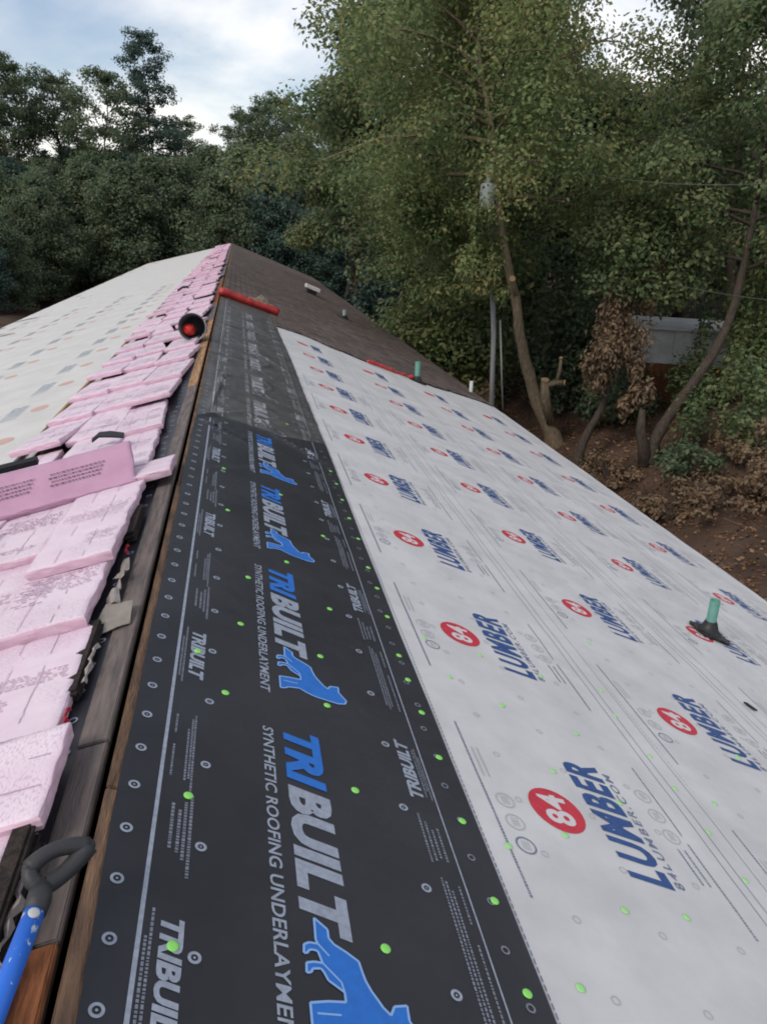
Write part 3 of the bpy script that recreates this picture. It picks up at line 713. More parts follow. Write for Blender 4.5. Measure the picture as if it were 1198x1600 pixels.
for i in range(9):
    rows.append([bm.verts.new(PR(.55 + .075 * i, 16.45 + .05 * j + .04 * rgx.random(), .03 + .055 * j * (.6 + .5 * rgx.random()) * (1 - abs(i - 3.5) / 6))) for j in range(5)])
for i in range(8):
    for j in range(4): bm.faces.new((rows[i][j], rows[i + 1][j], rows[i + 1][j + 1], rows[i][j + 1]))
bmesh.ops.solidify(bm, geom=bm.faces[:], thickness=.012)
tag(link('torn_paper', from_bm('torn_paper', bm), None, [mat('tan_paper', (.42, .36, .27), .8, .2, var=.3, vscale=12)]), 'crumpled tan paper standing behind the red rolled strip', 'paper')
u, y = R(1170, 1106); bm = bmesh.new(); v = box_bm(bm, u - .014, u + .014, y - .033, y + .033, .006, .016, None)
bmesh.ops.bevel(bm, geom=bm.edges[:], offset=.003, segments=1, affect='EDGES')
for q in bm.verts: q.co = Vector(PR(q.co.x + (q.co.y - y) * -.45, q.co.y, q.co.z))
tag(link('black_scrap', from_bm('black_scrap', bm), None, [M['black_bit']]), 'small black scrap lying on the white underlayment at the right', 'scrap')

# ------------------------------------------------------------------ pink wrapped bundles of shingles
BL, BW, BH = 1.0, .340, .042
def bundle_meshes(seed, side_key='pink_side', top_key='pink'):
    rb = random.Random(seed); nu, nv = 48, 16; sd_ = Vector((seed * 3.1, seed * 1.7, 0))
    V = []; F = []; tabs = [.167 + rb.uniform(-.02, .02) + .333 * k for k in range(3)] + [.333, .667]
    slack = [rb.uniform(.006, .016) for _ in range(4)]
    def edge(k, n): return min(k, 1 - k)
    for j in range(nv + 1):
        for i in range(nu + 1):
            a, b = i / nu, j / nv
            x, y = a * BL, (b - .5) * BW
            z = BH
            e = min(min(a, 1 - a) * BL, min(b, 1 - b) * BW)
            z -= .002 * math.exp(-e / .006)
            for t in tabs: z -= .003 * math.exp(-((a - t) * BL / .010) ** 2) * (1 if b < .62 else .25)
            z += .003 * pnoise(Vector((x * 4, y * 6, 0)) + sd_) + .0018 * pnoise(Vector((x * 9, y * 22, 3)) + sd_)
            z -= .004 * (math.exp(-((b - .34) / .03) ** 2) + math.exp(-((b - .67) / .03) ** 2))
            V.append((x + .006 * pnoise(Vector((y * 9, 1, seed))) * (1 if a > .5 else -1), y + .007 * pnoise(Vector((x * 5, 2, seed))), z))
    w = nu + 1
    for j in range(nv):
        for i in range(nu): F.append((j * w + i, j * w + i + 1, (j + 1) * w + i + 1, (j + 1) * w + i))
    nt_ = len(F)
    rim = [i for i in range(nu + 1)] + [j * w + nu for j in range(1, nv + 1)] + [nv * w + i for i in range(nu - 1, -1, -1)] + [j * w for j in range(nv - 1, 0, -1)]
    lv = []
    for zz, bul in ((None, .0015), (.030, .003), (.015, .002), (0, -.002)):
        ids = []
        for r in rim:
            x, y, z = V[r]; cx, cy = (x - BL / 2), y
            k = bul + .004 * pnoise(Vector((x * 16, y * 16, (zz or .06) * 60 + seed)))
            dx = (k if x > BL * .98 else -k if x < BL * .02 else 0); dy = (k if y > BW * .47 else -k if y < -BW * .47 else 0)
            ids.append(len(V)); V.append((x + dx, y + dy, z - .002 if zz is None else zz))
        lv.append(ids)
    n = len(rim)
    for A, B in zip(lv[:-1], lv[1:]):
        for k in range(n): F.append((A[k], B[k], B[(k + 1) % n], A[(k + 1) % n]))
    for k in range(n): F.append((rim[k], lv[0][k], lv[0][(k + 1) % n], rim[(k + 1) % n]))
    F.append(tuple(lv[-1][::-1]))
    me = mesh('bundle_wrap', V, F, True); me.polygons.foreach_set('use_smooth', [q < nt_ for q in range(len(F))]); me.materials.append(M[top_key]); me.materials.append(M[side_key])
    mi = [0] * len(F)
    for f in range(nt_, len(F)):
        c = sum((Vector(V[q]) for q in F[f][:4]), Vector()) / 4
        mi[f] = 1
    me.polygons.foreach_set('material_index', mi)
    # printed marks and painted fold shade on the film top
    pv = []; pf = []
    def top_z(xx, yy):
        ii = min(nu - 1, max(0, int(xx / BL * nu))); jj = min(nv - 1, max(0, int((yy / BW + .5) * nv))); return max(V[jj * w + ii][2], V[jj * w + ii + 1][2], V[(jj + 1) * w + ii][2], V[(jj + 1) * w + ii + 1][2]) + .0016
    for blk in range(rb.randint(3, 5)):                       # blocks of small print, rows running across the bundle
        xa = rb.uniform(.03, .80); rows = rb.randint(4, 11); ya_, yb__ = rb.choice([(-.155, -.01), (.01, .155), (-.15, .15), (-.12, .10)]); pitch_ = rb.choice([.012, .015, .02]); hh = pitch_ * rb.uniform(.3, .45)
        for r in range(rows):
            x = xa + r * pitch_
            if x > .97: break
            yy = ya_ + rb.uniform(0, .02); end = yb__ - rb.uniform(0, .06)
            while yy < end:
                ww = rb.uniform(.006, .026)
                if rb.random() < .85:
                    o = len(pv); pv += [(p_, q_, top_z(p_, q_)) for p_, q_ in ((x, yy), (x + hh, yy), (x + hh, yy + ww), (x, yy + ww))]; pf.append((o, o + 1, o + 2, o + 3))
                yy += ww + rb.uniform(.003, .008)
    for q_ in (-.055, .058):                                   # shade of the lengthwise folds, drawn as thin purple strips
        x = 0.02
        while x < .96:
            ww = rb.uniform(.03, .12)
            if rb.random() < .6:
                o = len(pv); pv += [(p_, r_, top_z(p_, r_)) for p_, r_ in ((x, q_), (min(.98, x + ww), q_ + .001), (min(.98, x + ww), q_ + .004), (x, q_ + .0035))]; pf.append((o, o + 1, o + 2, o + 3))
            x += ww
    mp_ = mesh('film_marks', pv, pf); mp_.materials.append(M['purple_mark'])
    # dark slots where the shingle tabs show
    sv = []; sf = []
    for t in tabs[:3]:
        if rb.random() < .6:
            x = t * BL; y0_ = BW * rb.uniform(-.30, .15); ll = rb.uniform(.05, .12); o = len(sv)
            for k in range(5):
                yy = y0_ + ll * k / 4; ww = .006 * math.sin(math.pi * (k + .6) / 5.2)
                for s_ in (-1, 1): sv.append((x + s_ * ww + .002 * k, yy, BH + .004))
            for k in range(4): sf.append((o + 2 * k, o + 2 * k + 1, o + 2 * k + 3, o + 2 * k + 2))
    ms_ = None
    if sv: ms_ = mesh('tab_slot', sv, sf); ms_.materials.append(M['dark_ink'])
    return me, mp_, ms_
BMS = [bundle_meshes(s) for s in range(1, 7)]
rotL = Matrix(((-CLl, 0, -SLl), (0, 1, 0), (-SLl, 0, CLl))).to_4x4()
# a bundle's local x runs down the left slope; flip y so that the frame stays right-handed
FR = Matrix(((-CLl, 0, -SLl, 0), (0, -1, 0, 0), (-SLl, 0, CLl, 0), (0, 0, 0, 1)))
def bundle(u, y, lift, yaw, pitch, roll, var, label, group, parts=True, film=True):
    e = empty('shingle_bundle'); tag(e, label, 'bundle', group)
    e.matrix_world = Matrix.Translation(PL(u, y, lift)) @ FR @ Matrix.Rotation(yaw, 4, 'Z') @ Matrix.Rotation(pitch, 4, 'X') @ Matrix.Rotation(roll, 4, 'Y')
    me, mp_, ms_ = BMS[var]
    o = bpy.data.objects.new('wrapper', me); COL.objects.link(o); o.parent = e
    if film:
        o2 = bpy.data.objects.new('film_marks', mp_); COL.objects.link(o2); o2.parent = e; o2['kind'] = 'stuff'
        if ms_: o3 = bpy.data.objects.new('tab_slot', ms_); COL.objects.link(o3); o3.parent = e; o3['kind'] = 'stuff'
    return e
rb = random.Random(21)
GB = 'pink shingle bundles along the ridge'
# most bundles lie with their long side along the ridge, three abreast, each far one resting on the end of the nearer one
FY = Matrix(((0, -CLl, -SLl, 0), (1, 0, 0, 0), (0, -SLl, CLl, 0), (0, 0, 0, 1)))
def bundle_y(u, ynear, near_lift, far_lift, yaw, var, label, film=True, roll=0.0):
    e = empty('shingle_bundle'); tag(e, label, 'bundle', GB)
    th = math.asin((near_lift - far_lift) / BL)
    e.matrix_world = Matrix.Translation(PL(u, ynear, near_lift)) @ FY @ Matrix.Rotation(yaw, 4, 'Z') @ Matrix.Rotation(th, 4, 'Y') @ Matrix.Rotation(roll, 4, 'X')
    me, mp_, ms_ = BMS[var]
    o = bpy.data.objects.new('wrapper', me); COL.objects.link(o); o.parent = e
    if film:
        o2 = bpy.data.objects.new('film_marks', mp_); COL.objects.link(o2); o2.parent = e; o2['kind'] = 'stuff'
    return e
NEARY = [  # u of the middle, near end, lifts, yaw, variant, label
    (.312, .455, .050, .034, .00, 3, 'pink bundle in the lower left corner beside the blue tool and dark shingle ends'),
    (.325, 1.45, .012, .008, -.01, 1, 'pink bundle half hidden under the raised one at the lower left'),
    (.335, 2.43, .050, .014, .006, 2, 'pink bundle ending beside the dark shingle strip and the pale cardboard scrap'),
    (.312, 2.93, .074, .040, -.006, 4, 'pink bundle beside the ridge slot just in front of the tilted mauve bundle'),
    (.670, 1.30, .020, .012, .00, 0, 'pink bundle in the middle column cut off by the left edge of the picture'),
    (.668, 2.24, .046, .012, .006, 5, 'pink bundle in the middle column level with the crumpled wrappers'),
    (.660, 3.18, .050, .012, .00, 0, 'pink bundle in the middle column just in front of the tilted mauve bundle'),
    (1.012, 2.60, .046, .012, .00, 3, 'pink bundle in the outer column at the left edge under the grey paper flap'),
    (1.005, 3.52, .050, .012, -.01, 2, 'pink bundle in the outer column in front of the tilted mauve bundle'),
]
for a in NEARY: bundle_y(a[0], a[1], a[2], a[3], a[4], a[5], a[6])
bundle(.080, 1.612, .060, .00, RD(0), RD(0), 4, 'raised pink bundle at the lower left lying crosswise on top of the others', GB)
bundle(.000, 4.12, .050, .015, RD(4), RD(1), 2, 'short-sided pink bundle pushed out over the ridge slot beside the tilted mauve bundle', GB, film=False)
# tilted bundle with its printed face towards the viewer
BMS.append(bundle_meshes(9, 'mauve', 'mauve'))
tb = bundle(.19, 4.10, .120, .10, RD(-24), RD(-1), 6, 'mauve-pink bundle tipped up on edge showing rows of dark print', GB, film=False)
rt = random.Random(5); V = []; F = []
for (x0, x1) in ((.14, .42), (.50, .84)):
    for r in range(4):
        x = x0 + .01 * r; yv = -.050 + .030 * r
        while x < x1:
            ww = rt.uniform(.005, .02); o = len(V); V += [(x, yv, BH + .007), (x + ww, yv, BH + .007), (x + ww, yv + .008, BH + .007), (x, yv + .008, BH + .007)]; F.append((o, o + 1, o + 2, o + 3)); x += ww + .005
link('film_marks', mesh('film_marks', V, F), tb, [M['dark_ink']])['kind'] = 'stuff'
# the long run up to the far gable, three columns
ORD = ['first', 'second', 'third', 'fourth', 'fifth', 'sixth', 'seventh']
for c, (uc, ys_, nm_) in enumerate(((.300, 4.22, 'beside the ridge slot'), (.645, 4.36, 'in the middle column'), (.990, 4.28, 'in the outer column'))):
    y = ys_; k = 0
    while y < Y1 - .95:
        u = uc + rb.gauss(0, .022) + (.05 if (c == 0 and 6.4 < y < 8.8) else 0); yaw = rb.gauss(0, .028)
        if rb.random() < .12: yaw += rb.choice([-1, 1]) * rb.uniform(.06, .13)
        nl = .046 + rb.uniform(-.006, .010) + (.03 if rb.random() < .12 else 0); fl_ = .008 + (.02 if rb.random() < .15 else 0)
        if y < 9.0: lab = '%s pink bundle behind the tilted mauve one %s' % (ORD[min(6, k)], nm_)
        else: lab = 'pink bundle %s in the far run beyond the black bucket' % nm_
        bundle_y(u, y, nl, fl_, yaw, rb.randrange(6), lab, film=y < 22, roll=rb.gauss(0, .012))
        y += rb.uniform(.86, .975); k += 1

# ------------------------------------------------------------------ loose things on the ridge
# black bucket lying on its side, mouth to the viewer
bc = Lw(296, 519, .13); bc = Vector((-.19, 9.35, 5.16))
e = empty('bucket', bc); tag(e, 'black bucket tipped on its side with something red inside, beside the ridge slot', 'bucket')
seg = 32; prof = [(.125, .34), (.150, .0), (.158, .0), (.158, -.012), (.146, -.012), (.120, .325)]
V = []; F = []
for r, a in prof: V += [(r * math.cos(2 * math.pi * q / seg), a, r * math.sin(2 * math.pi * q / seg)) for q in range(seg)]
for j in range(len(prof) - 1):
    for q in range(seg): F.append((j * seg + q, j * seg + (q + 1) % seg, (j + 1) * seg + (q + 1) % seg, (j + 1) * seg + q))
F.append(tuple(range((len(prof) - 1) * seg, len(prof) * seg))); F.append(tuple(range(seg)))
shell = link('shell', mesh('shell', V, F, True), e, [M['bucket']])
v, f = tube([(.160 * math.cos(t), -.004, .160 * math.sin(t)) for t in np.linspace(-2.4, .5, 24)], .007, 8); link('rim', mesh('rim', v, f, True), e, [M['bucket_rim']])
v, f = tube([(.158 * math.cos(t), -.005 - .10 * math.sin((t + 2.4) / 2.9 * math.pi), .158 * math.sin(t) - .01) for t in np.linspace(-2.7, -.4, 20)], .003, 6); link('handle', mesh('handle', v, f, True), e, [M['bucket_rim']])
bm = bmesh.new(); bmesh.ops.create_icosphere(bm, subdivisions=3, radius=.082)
for q in bm.verts: q.co = Vector((q.co.x * 1.0 - .045, q.co.y * .9 + .11, q.co.z * .85 - .048)) + Vector((.012, .012, .012)) * pnoise(q.co * 22)
red = link('red_bundle', from_bm('red_bundle', bm, True), None, [M['red_plastic']]); red.location = bc; tag(red, 'red lump inside the mouth of the black bucket', 'cloth')
e.rotation_euler = (RD(-8), 0, RD(-6))

# black strips lying on the pink bundles
def strip(pts, w, label, t=.010, nm='black_strip'):
    bm = bmesh.new(); L_ = []
    for i, (u, y, n, k) in enumerate(pts):
        q = [bm.verts.new(PL(u, y - w * k, n)), bm.verts.new(PL(u, y + w * k, n + .012)), bm.verts.new(PL(u, y + w * k, n + .012 + t)), bm.verts.new(PL(u, y - w * k, n + t))]; L_.append(q)
    for a, b in zip(L_[:-1], L_[1:]):
        for i in range(4): bm.faces.new((a[i], a[(i + 1) % 4], b[(i + 1) % 4], b[i]))
    bm.faces.new(L_[0][::-1]); bm.faces.new(L_[-1]); bmesh.ops.recalc_face_normals(bm, faces=bm.faces[:])
    return tag(link(nm, from_bm(nm, bm), None, [M['black_bit']]), label, 'strip')
a = Lp(153, 690, .12); b = Lp(165, 682, .13); c = Lp(182, 681, .13); d = Lp(203, 683, .12)
strip([(a[0], a[1], .12, .5), (b[0], b[1], .135, .9), (c[0], c[1], .135, 1.3), (d[0], d[1], .125, .9)], .035, 'curled black strip on the pink bundle just behind the tilted mauve one')
a = Lp(0, 740, .22); b = Lp(72, 722, .20)
strip([(a[0] + .10, a[1] + .03, .20, 1), (a[0], a[1] + .06, .20, 1), (b[0], b[1] + .04, .185, .9)], .022, 'straight black strip along the top edge of the tilted mauve bundle', .03)
a = Lp(281, 456, .13); b = Lp(298, 450, .13)
strip([(a[0], a[1], .14, .7), ((a[0] + b[0]) / 2, (a[1] + b[1]) / 2, .17, 1), (b[0], b[1], .14, .6)], .08, 'black scrap on the pink bundles beyond the bucket', .03)

# pale scraps by the slot
def sheet_thing(nm, pts, label, cat, m, t=.004, n=7, seed=1, P=PL, rough=.008):
    """thin crumpled quad sheet given by four corners (u, y, n)"""
    bm = bmesh.new(); c = [Vector(p) for p in pts]; G = []
    for j in range(n + 1):
        row = []
        for i in range(n + 1):
            a, b = i / n, j / n
            q = (c[0] * (1 - a) + c[1] * a) * (1 - b) + (c[3] * (1 - a) + c[2] * a) * b
            q.z += rough * pnoise(Vector((q.x * 18, q.y * 14, seed)))
            row.append(bm.verts.new(P(*q)))
        G.append(row)
    for j in range(n):
        for i in range(n): bm.faces.new((G[j][i], G[j][i + 1], G[j + 1][i + 1], G[j + 1][i]))
    bmesh.ops.solidify(bm, geom=bm.faces[:], thickness=t); bmesh.ops.recalc_face_normals(bm, faces=bm.faces[:])
    return tag(link(nm, from_bm(nm, bm), None, [m]), label, cat)
sheet_thing('cardboard_scrap', [(.175, 2.40, .015), (.035, 2.44, .020), (.030, 2.56, .045), (.135, 2.60, .035)], 'pale folded cardboard scrap on the board beside the ridge slot', 'scrap', M['scrap'], .006, seed=3)
sheet_thing('torn_wrapper', [(.150, 2.60, .02), (.095, 2.62, .03), (.105, 2.80, .05), (.150, 2.76, .02)], 'crumpled grey wrapper scrap just behind the pale cardboard', 'wrapper', M['torn_film'], .003, seed=7, rough=.05)
sheet_thing('torn_wrapper', [(.140, 2.80, .02), (.092, 2.80, .03), (.095, 2.97, .06), (.135, 2.96, .02)], 'beige wrapper scrap curling up against the pink bundle ends', 'wrapper', M['scrap'], .003, seed=11, rough=.045)
sheet_thing('grey_flap', [(.80, 3.20, .115), (1.10, 3.05, .10), (1.12, 3.50, .12), (.78, 3.62, .13)], 'pale grey paper flap lying on the pink bundles at the left edge', 'paper', M['white_sheet'], .004, seed=2)
# dark shingle ends showing at the bundle ends
def shingle_stack(nm, u0_, u1_, ya, yb, n0_, cnt, label, tilt=0):
    e = empty(nm, PL(.5 * (u0_ + u1_), ya, n0_)); tag(e, label, 'shingles')
    rq = random.Random(int(ya * 100))
    base = Vector(e.location)
    for i in range(cnt):
        bm = bmesh.new(); j = rq.uniform(-.008, .008)
        v = box_bm(bm, u0_ + j, u1_ + j, ya + rq.uniform(-.01, .01), yb + rq.uniform(-.01, .01), n0_ + .0075 * i, n0_ + .0075 * i + .006)
        for q in bm.verts: q.co = Vector(PL(q.co.x, q.co.y, q.co.z + tilt * (q.co.y - ya))) - base
        bmesh.ops.recalc_face_normals(bm, faces=bm.faces[:])
        link('shingle', from_bm('shingle', bm), e, [M['shingle_edge']])
    return e
shingle_stack('shingle_stack', .098, .136, .60, 1.455, .015, 10, 'dark brown shingle ends standing out beside the blue tool handle')
shingle_stack('shingle_stack',   .130, .172, 2.03, 2.47, .012, 5, 'dark shingle ends showing at the side of the pink bundles near the pale scrap')
shingle_stack('shingle_stack', .110, .150, 3.25, 3.60, .015, 6, 'black shingle ends below the side of the bundle in front of the tilted one')
# torn film edges on the shingle ends
def film(pts, label, m='torn_film', w=.010):
    bm = bmesh.new(); rows = []; rq = random.Random(len(pts))
    for i, (u, y, n) in enumerate(pts):
        k = w * (1 + .6 * rq.uniform(-1, 1))
        rows.append([bm.verts.new(PL(u + rq.uniform(-.004, .004), y, n)), bm.verts.new(PL(u - k, y, n + k * .4)), bm.verts.new(PL(u - k * 1.2, y + .003, n - k))])
    for a, b in zip(rows[:-1], rows[1:]):
        for i in range(2): bm.faces.new((a[i], a[i + 1], b[i + 1], b[i]))
    bmesh.ops.solidify(bm, geom=bm.faces[:], thickness=.002)
    return tag(link('torn_film', from_bm('torn_film', bm), None, [M[m]]), label, 'film')
rq = random.Random(6)
film([(.094 + .006 * math.sin(i * 1.9), .75 + .022 * i, .058 + .012 * rq.random()) for i in range(28)], 'pale torn film edge beside the blue tool handle')
film([(.118 + .004 * math.sin(i * 2), 2.06 + .02 * i, .050) for i in range(12)], 'white torn film sliver beside the pink bundles by the dark shingle strip')
film([(.135, 1.86 + .012 * i, .055) for i in range(7)], 'small red film tab at a pink bundle end below the dark shingle strip', 'red_film', .012)
film([(.125, 3.02 + .014 * i, .055) for i in range(7)], 'small red film tab at the bundle end behind the crumpled wrapper', 'red_film', .012)

# tool with blue handle and black D grip
tp = [Lw(-60, 1730, .115), Lw(0, 1565, .115), Lw(62, 1405, .115)]
e = empty('shovel', tp[2]); tag(e, 'long-handled tool with speckled blue shaft and black D grip lying along the ridge', 'shovel')
base = Vector(tp[2]); far = tp[2] + (tp[1] - tp[2]).normalized() * 1.05
v, f = tube([tp[2] - base, tp[1] - base, far - base], .0185, 20); link('shaft', mesh('shaft', v, f, True), e, [M['blue_paint']])
ax = (tp[1] - tp[2]).normalized()
S = Lw(66, 1385, .118); A = Lw(47, 1357, .150); B = Lw(138, 1322, .115)
bm = bmesh.new(); sk = []
def skin_tube(P, r, seg=12):
    return tube(P, r, seg)
def bez(a, b, c, n=10): return [a * (1 - t) ** 2 + b * 2 * t * (1 - t) + c * t * t for t in np.linspace(0, 1, n)]
lowarm = [Vector(p) for p in bez(np.array(S), np.array(Lw(104, 1370, .10)), np.array(B), 12)]
leftarm = [Vector(p) for p in bez(np.array(S), np.array(Lw(44, 1380, .14)), np.array(A), 8)]
top = [Vector(p) for p in bez(np.array(A), np.array(Lw(80, 1316, .165)), np.array(B), 14)]
parts = [tube([tp[2] + ax * .03 - base, tp[2] - base, S - base + Vector((0, .006, 0))], [.0215, .0225, .0205], 16),
         tube([p - base for p in lowarm], [.0205 - .003 * math.sin(math.pi * i / 11) for i in range(12)], 12),
         tube([p - base for p in leftarm], [.0165 - .002 * i / 7 for i in range(8)], 12),
         tube([p - base for p in top], [.0155 + .002 * abs(i - 6.5) / 6.5 for i in range(14)], 12)]
for P_ in (A, B):
    bm = bmesh.new(); bmesh.ops.create_icosphere(bm, subdivisions=2, radius=.0150, matrix=Matrix.Translation(P_ - base)); bm.verts.index_update()
    parts.append(([q.co.copy() for q in bm.verts], [tuple(q.index for q in ff.verts) for ff in bm.faces])); bm.free()
v, f = join(parts); link('grip', mesh('grip', v, f, True), e, [M['grip']])
toc = (Vector(CAM) - tp[2]).normalized(); toc = (toc - ax * toc.dot(ax)).normalized()
bm = bmesh.new(); bmesh.ops.create_uvsphere(bm, u_segments=14, v_segments=8, radius=.011)
for q in bm.verts: q.co.z *= .35
bmesh.ops.transform(bm, matrix=toc.to_track_quat('Z', 'Y').to_matrix().to_4x4(), verts=bm.verts[:])
riv = link('rivet', from_bm('rivet', bm, True), e, [M['white_pvc']]); riv.location = ax * .045 + toc * .0185
bm = bmesh.new(); bl_ = far - base; box_bm(bm, -.11, .11, -.30, 0, -.004, .004); bmesh.ops.bevel(bm, geom=[q for q in bm.edges], offset=.003, segments=1, affect='EDGES')
q = ax.to_track_quat('-Y', 'Z').to_matrix().to_4x4(); bmesh.ops.transform(bm, matrix=Matrix.Translation(bl_) @ q, verts=bm.verts[:]); link('blade', from_bm('blade', bm), e, [M['vent_metal']])

# ------------------------------------------------------------------ trees
def limb_pts(p0, d, L, n, droop, rg, wob):
    pts = [Vector(p0)]; d = Vector(d).normalized()
    for i in range(n):
        d = (d + Vector((rg.gauss(0, wob), rg.gauss(0, wob), rg.gauss(0, wob) - droop))).normalized()
        pts.append(pts[-1] + d * L / n)
    return pts
def leaf_axes(outw, nr, droop=0.0):
    """leaf blades that mostly face outwards and up from the clump they belong to"""
    n = len(outw); nn = outw * .8 + np.array([0, 0, .55]) + nr.randn(n, 3) * .42; nn /= np.linalg.norm(nn, axis=1)[:, None]
    a = nr.randn(n, 3); a[:, 2] -= droop * 1.5; a -= (a * nn).sum(1)[:, None] * nn; a /= np.linalg.norm(a, axis=1)[:, None]
    return a, np.cross(nn, a)
def make_tree(seed, H, r0, crown_lo, rad, n_leaf, leaf, spine=None, n_limb=26, droop=.03, top_taper=.35, cl_sig=.55, sparse=1.0, prof=None, up=.35, lean=(0, 0), stubs=(), flat=.65, leafdroop=0.0):
    """local coordinates, base at origin: returns (trunk verts/faces, cut faces, leaf quads)"""
    rg = random.Random(seed); nr = np.random.RandomState(seed)
    if spine is None:
        spine = [Vector((0, 0, -.5))]; x = y = 0
        for i in range(1, 11):
            t = i / 10; x += rg.gauss(0, .012 * H); y += rg.gauss(0, .012 * H)
            spine.append(Vector((x + lean[0] * t * t * H, y + lean[1] * t * t * H, H * .97 * t)))
    hs = [p.z for p in spine]
    def sp(z):
        for a, b in zip(spine[:-1], spine[1:]):
            if b.z >= z: return a.lerp(b, (z - a.z) / max(1e-4, b.z - a.z))
        return spine[-1].copy()
    sm = []                                                  # smoothed, finer trunk line
    for i in range(len(spine) - 1):
        p0, p1, p2, p3 = spine[max(0, i - 1)], spine[i], spine[i + 1], spine[min(len(spine) - 1, i + 2)]
        for k in range(4):
            t = k / 4; sm.append(.5 * ((2 * p1) + (p2 - p0) * t + (2 * p0 - 5 * p1 + 4 * p2 - p3) * t * t + (3 * p1 - p0 - 3 * p2 + p3) * t ** 3))
    sm.append(spine[-1]); spine = sm; hs = [p.z for p in spine]
    parts = [tube(spine, [max(.015, r0 * (1 - .93 * (max(0, z) / H) ** .9)) * (1 + .55 * max(0, 1 - max(0, z) / .5)) * (1 + .10 * pnoise(Vector((z * 2.3, seed, 0)))) for z in hs], 14)]
    parts[0] = ([v_ + (v_ - spine[q_ // 14]) * .22 * pnoise(v_ * 5.0) for q_, v_ in enumerate(parts[0][0])], parts[0][1])
    cl = []
    if prof is None:
        prof = lambda t: math.sin(math.pi * min(1, (t * .82 + .16))) ** .7
    for i in range(n_limb):
        t = (i + rg.random()) / n_limb
        z = crown_lo + (H - crown_lo) * t * .96
        az = i * 2.4 + rg.uniform(-.5, .5); L = rad * prof(t) * rg.uniform(.7, 1.15)
        if L < .15: L = .15
        p0 = sp(z); d = Vector((math.cos(az), math.sin(az), up + .5 * t))
        pts = limb_pts(p0, d, L, 5, droop, rg, .13)
        rr = max(.012, r0 * .42 * (1 - .7 * t) * min(1, L / rad + .2))
        parts.append(tube(pts, [rr * (1 - .16 * k) for k in range(6)], 5, False))
        for k in range(2, 6):
            for _ in range(2 if k > 2 else 1):
                if rg.random() < .92 * sparse:
                    q = pts[k] + Vector((rg.gauss(0, .13 * L), rg.gauss(0, .13 * L), rg.gauss(0, .08 * L)))
                    cl.append((q, cl_sig * rg.uniform(.6, 1.3) * (.55 + .45 * L / rad)))
                    if rg.random() < .35: parts.append(tube([pts[k - 1], (pts[k - 1] + q) / 2 + Vector((0, 0, .05)), q], [rr * .4, rr * .3, rr * .15], 4, False))
    for _ in range(4): cl.append((sp(H * .97) + Vector((rg.gauss(0, .2), rg.gauss(0, .2), rg.gauss(0, .3))), cl_sig * .6))
    C = np.array([tuple(c[0]) for c in cl]); S_ = np.array([c[1] for c in cl])
    wgt = S_ ** 2 / (S_ ** 2).sum(); idx = nr.choice(len(cl), n_leaf, p=wgt)
    off = nr.randn(n_leaf, 3); off /= np.linalg.norm(off, axis=1)[:, None]; off *= (nr.rand(n_leaf) ** .45)[:, None] * 1.5
    off[:, 2] *= flat
    ctr = C[idx] + off * S_[idx][:, None]
    ctr[:, 2] -= leafdroop * nr.rand(n_leaf) ** 2
    a, b = leaf_axes(off / np.maximum(.2, np.linalg.norm(off, axis=1))[:, None], nr, leafdroop)
    sz = leaf * (.6 + .8 * nr.rand(n_leaf))[:, None]
    Q = np.stack([ctr - a * sz * .55, ctr + b * sz * .33 - a * sz * .05, ctr + a * sz * .6, ctr - b * sz * .33 - a * sz * .05], axis=1)
    return join(parts), Q
def place_tree(name, loc, label, group, trunk, leaves, bark, leafm, rot=0, scale=1, cat='tree', lname='crown'):
    e = empty(name, loc); tag(e, label, cat, group); e.rotation_euler = (0, 0, rot); e.scale = (scale,) * 3
    tm = trunk if isinstance(trunk, bpy.types.Mesh) else mesh('trunk', trunk[0], trunk[1], True)
    lm = leaves if isinstance(leaves, bpy.types.Mesh) else quads('crown', leaves)
    if not tm.materials: tm.materials.append(M[bark])
    if not lm.materials: lm.materials.append(M[leafm])
    t = bpy.data.objects.new('trunk', tm); COL.objects.link(t); t.parent = e
    c = bpy.data.objects.new(lname, lm); COL.objects.link(c); c.parent = e
    return e, tm, lm
def gpt(px, py, Y):
    p = at(px, py, Y); return Vector((p.x, p.y, terr(p.x, p.y)))
def local_spine(pix, base):
    """trunk line given in pixels at stated depths -> local spine points"""
    return [Vector((0, 0, -.6))] + [at(px, py, Y) - base for px, py, Y in pix]

def clump(cx, cy, Y, rx, rz, n, size, seed, droop, base, ry=None, hang=0):
    nr = np.random.RandomState(seed); c = np.array(at(cx, cy, Y) - base)
    nb = max(4, n // 160); bc_ = nr.randn(nb, 3) * .55 * np.array([rx, (ry or rx), rz]); ii = nr.randint(0, nb, n)
    o1 = nr.randn(n, 3); ctr = c + bc_[ii] + o1 * np.array([rx, (ry or rx), rz]) * .28
    a, b = leaf_axes(o1 / 1.7, nr, droop)
    sz = size * (.6 + .8 * nr.rand(n))[:, None]
    return np.stack([ctr - a * sz * .6, ctr + b * sz * .28, ctr + a * sz * .6, ctr - b * sz * .28], axis=1)
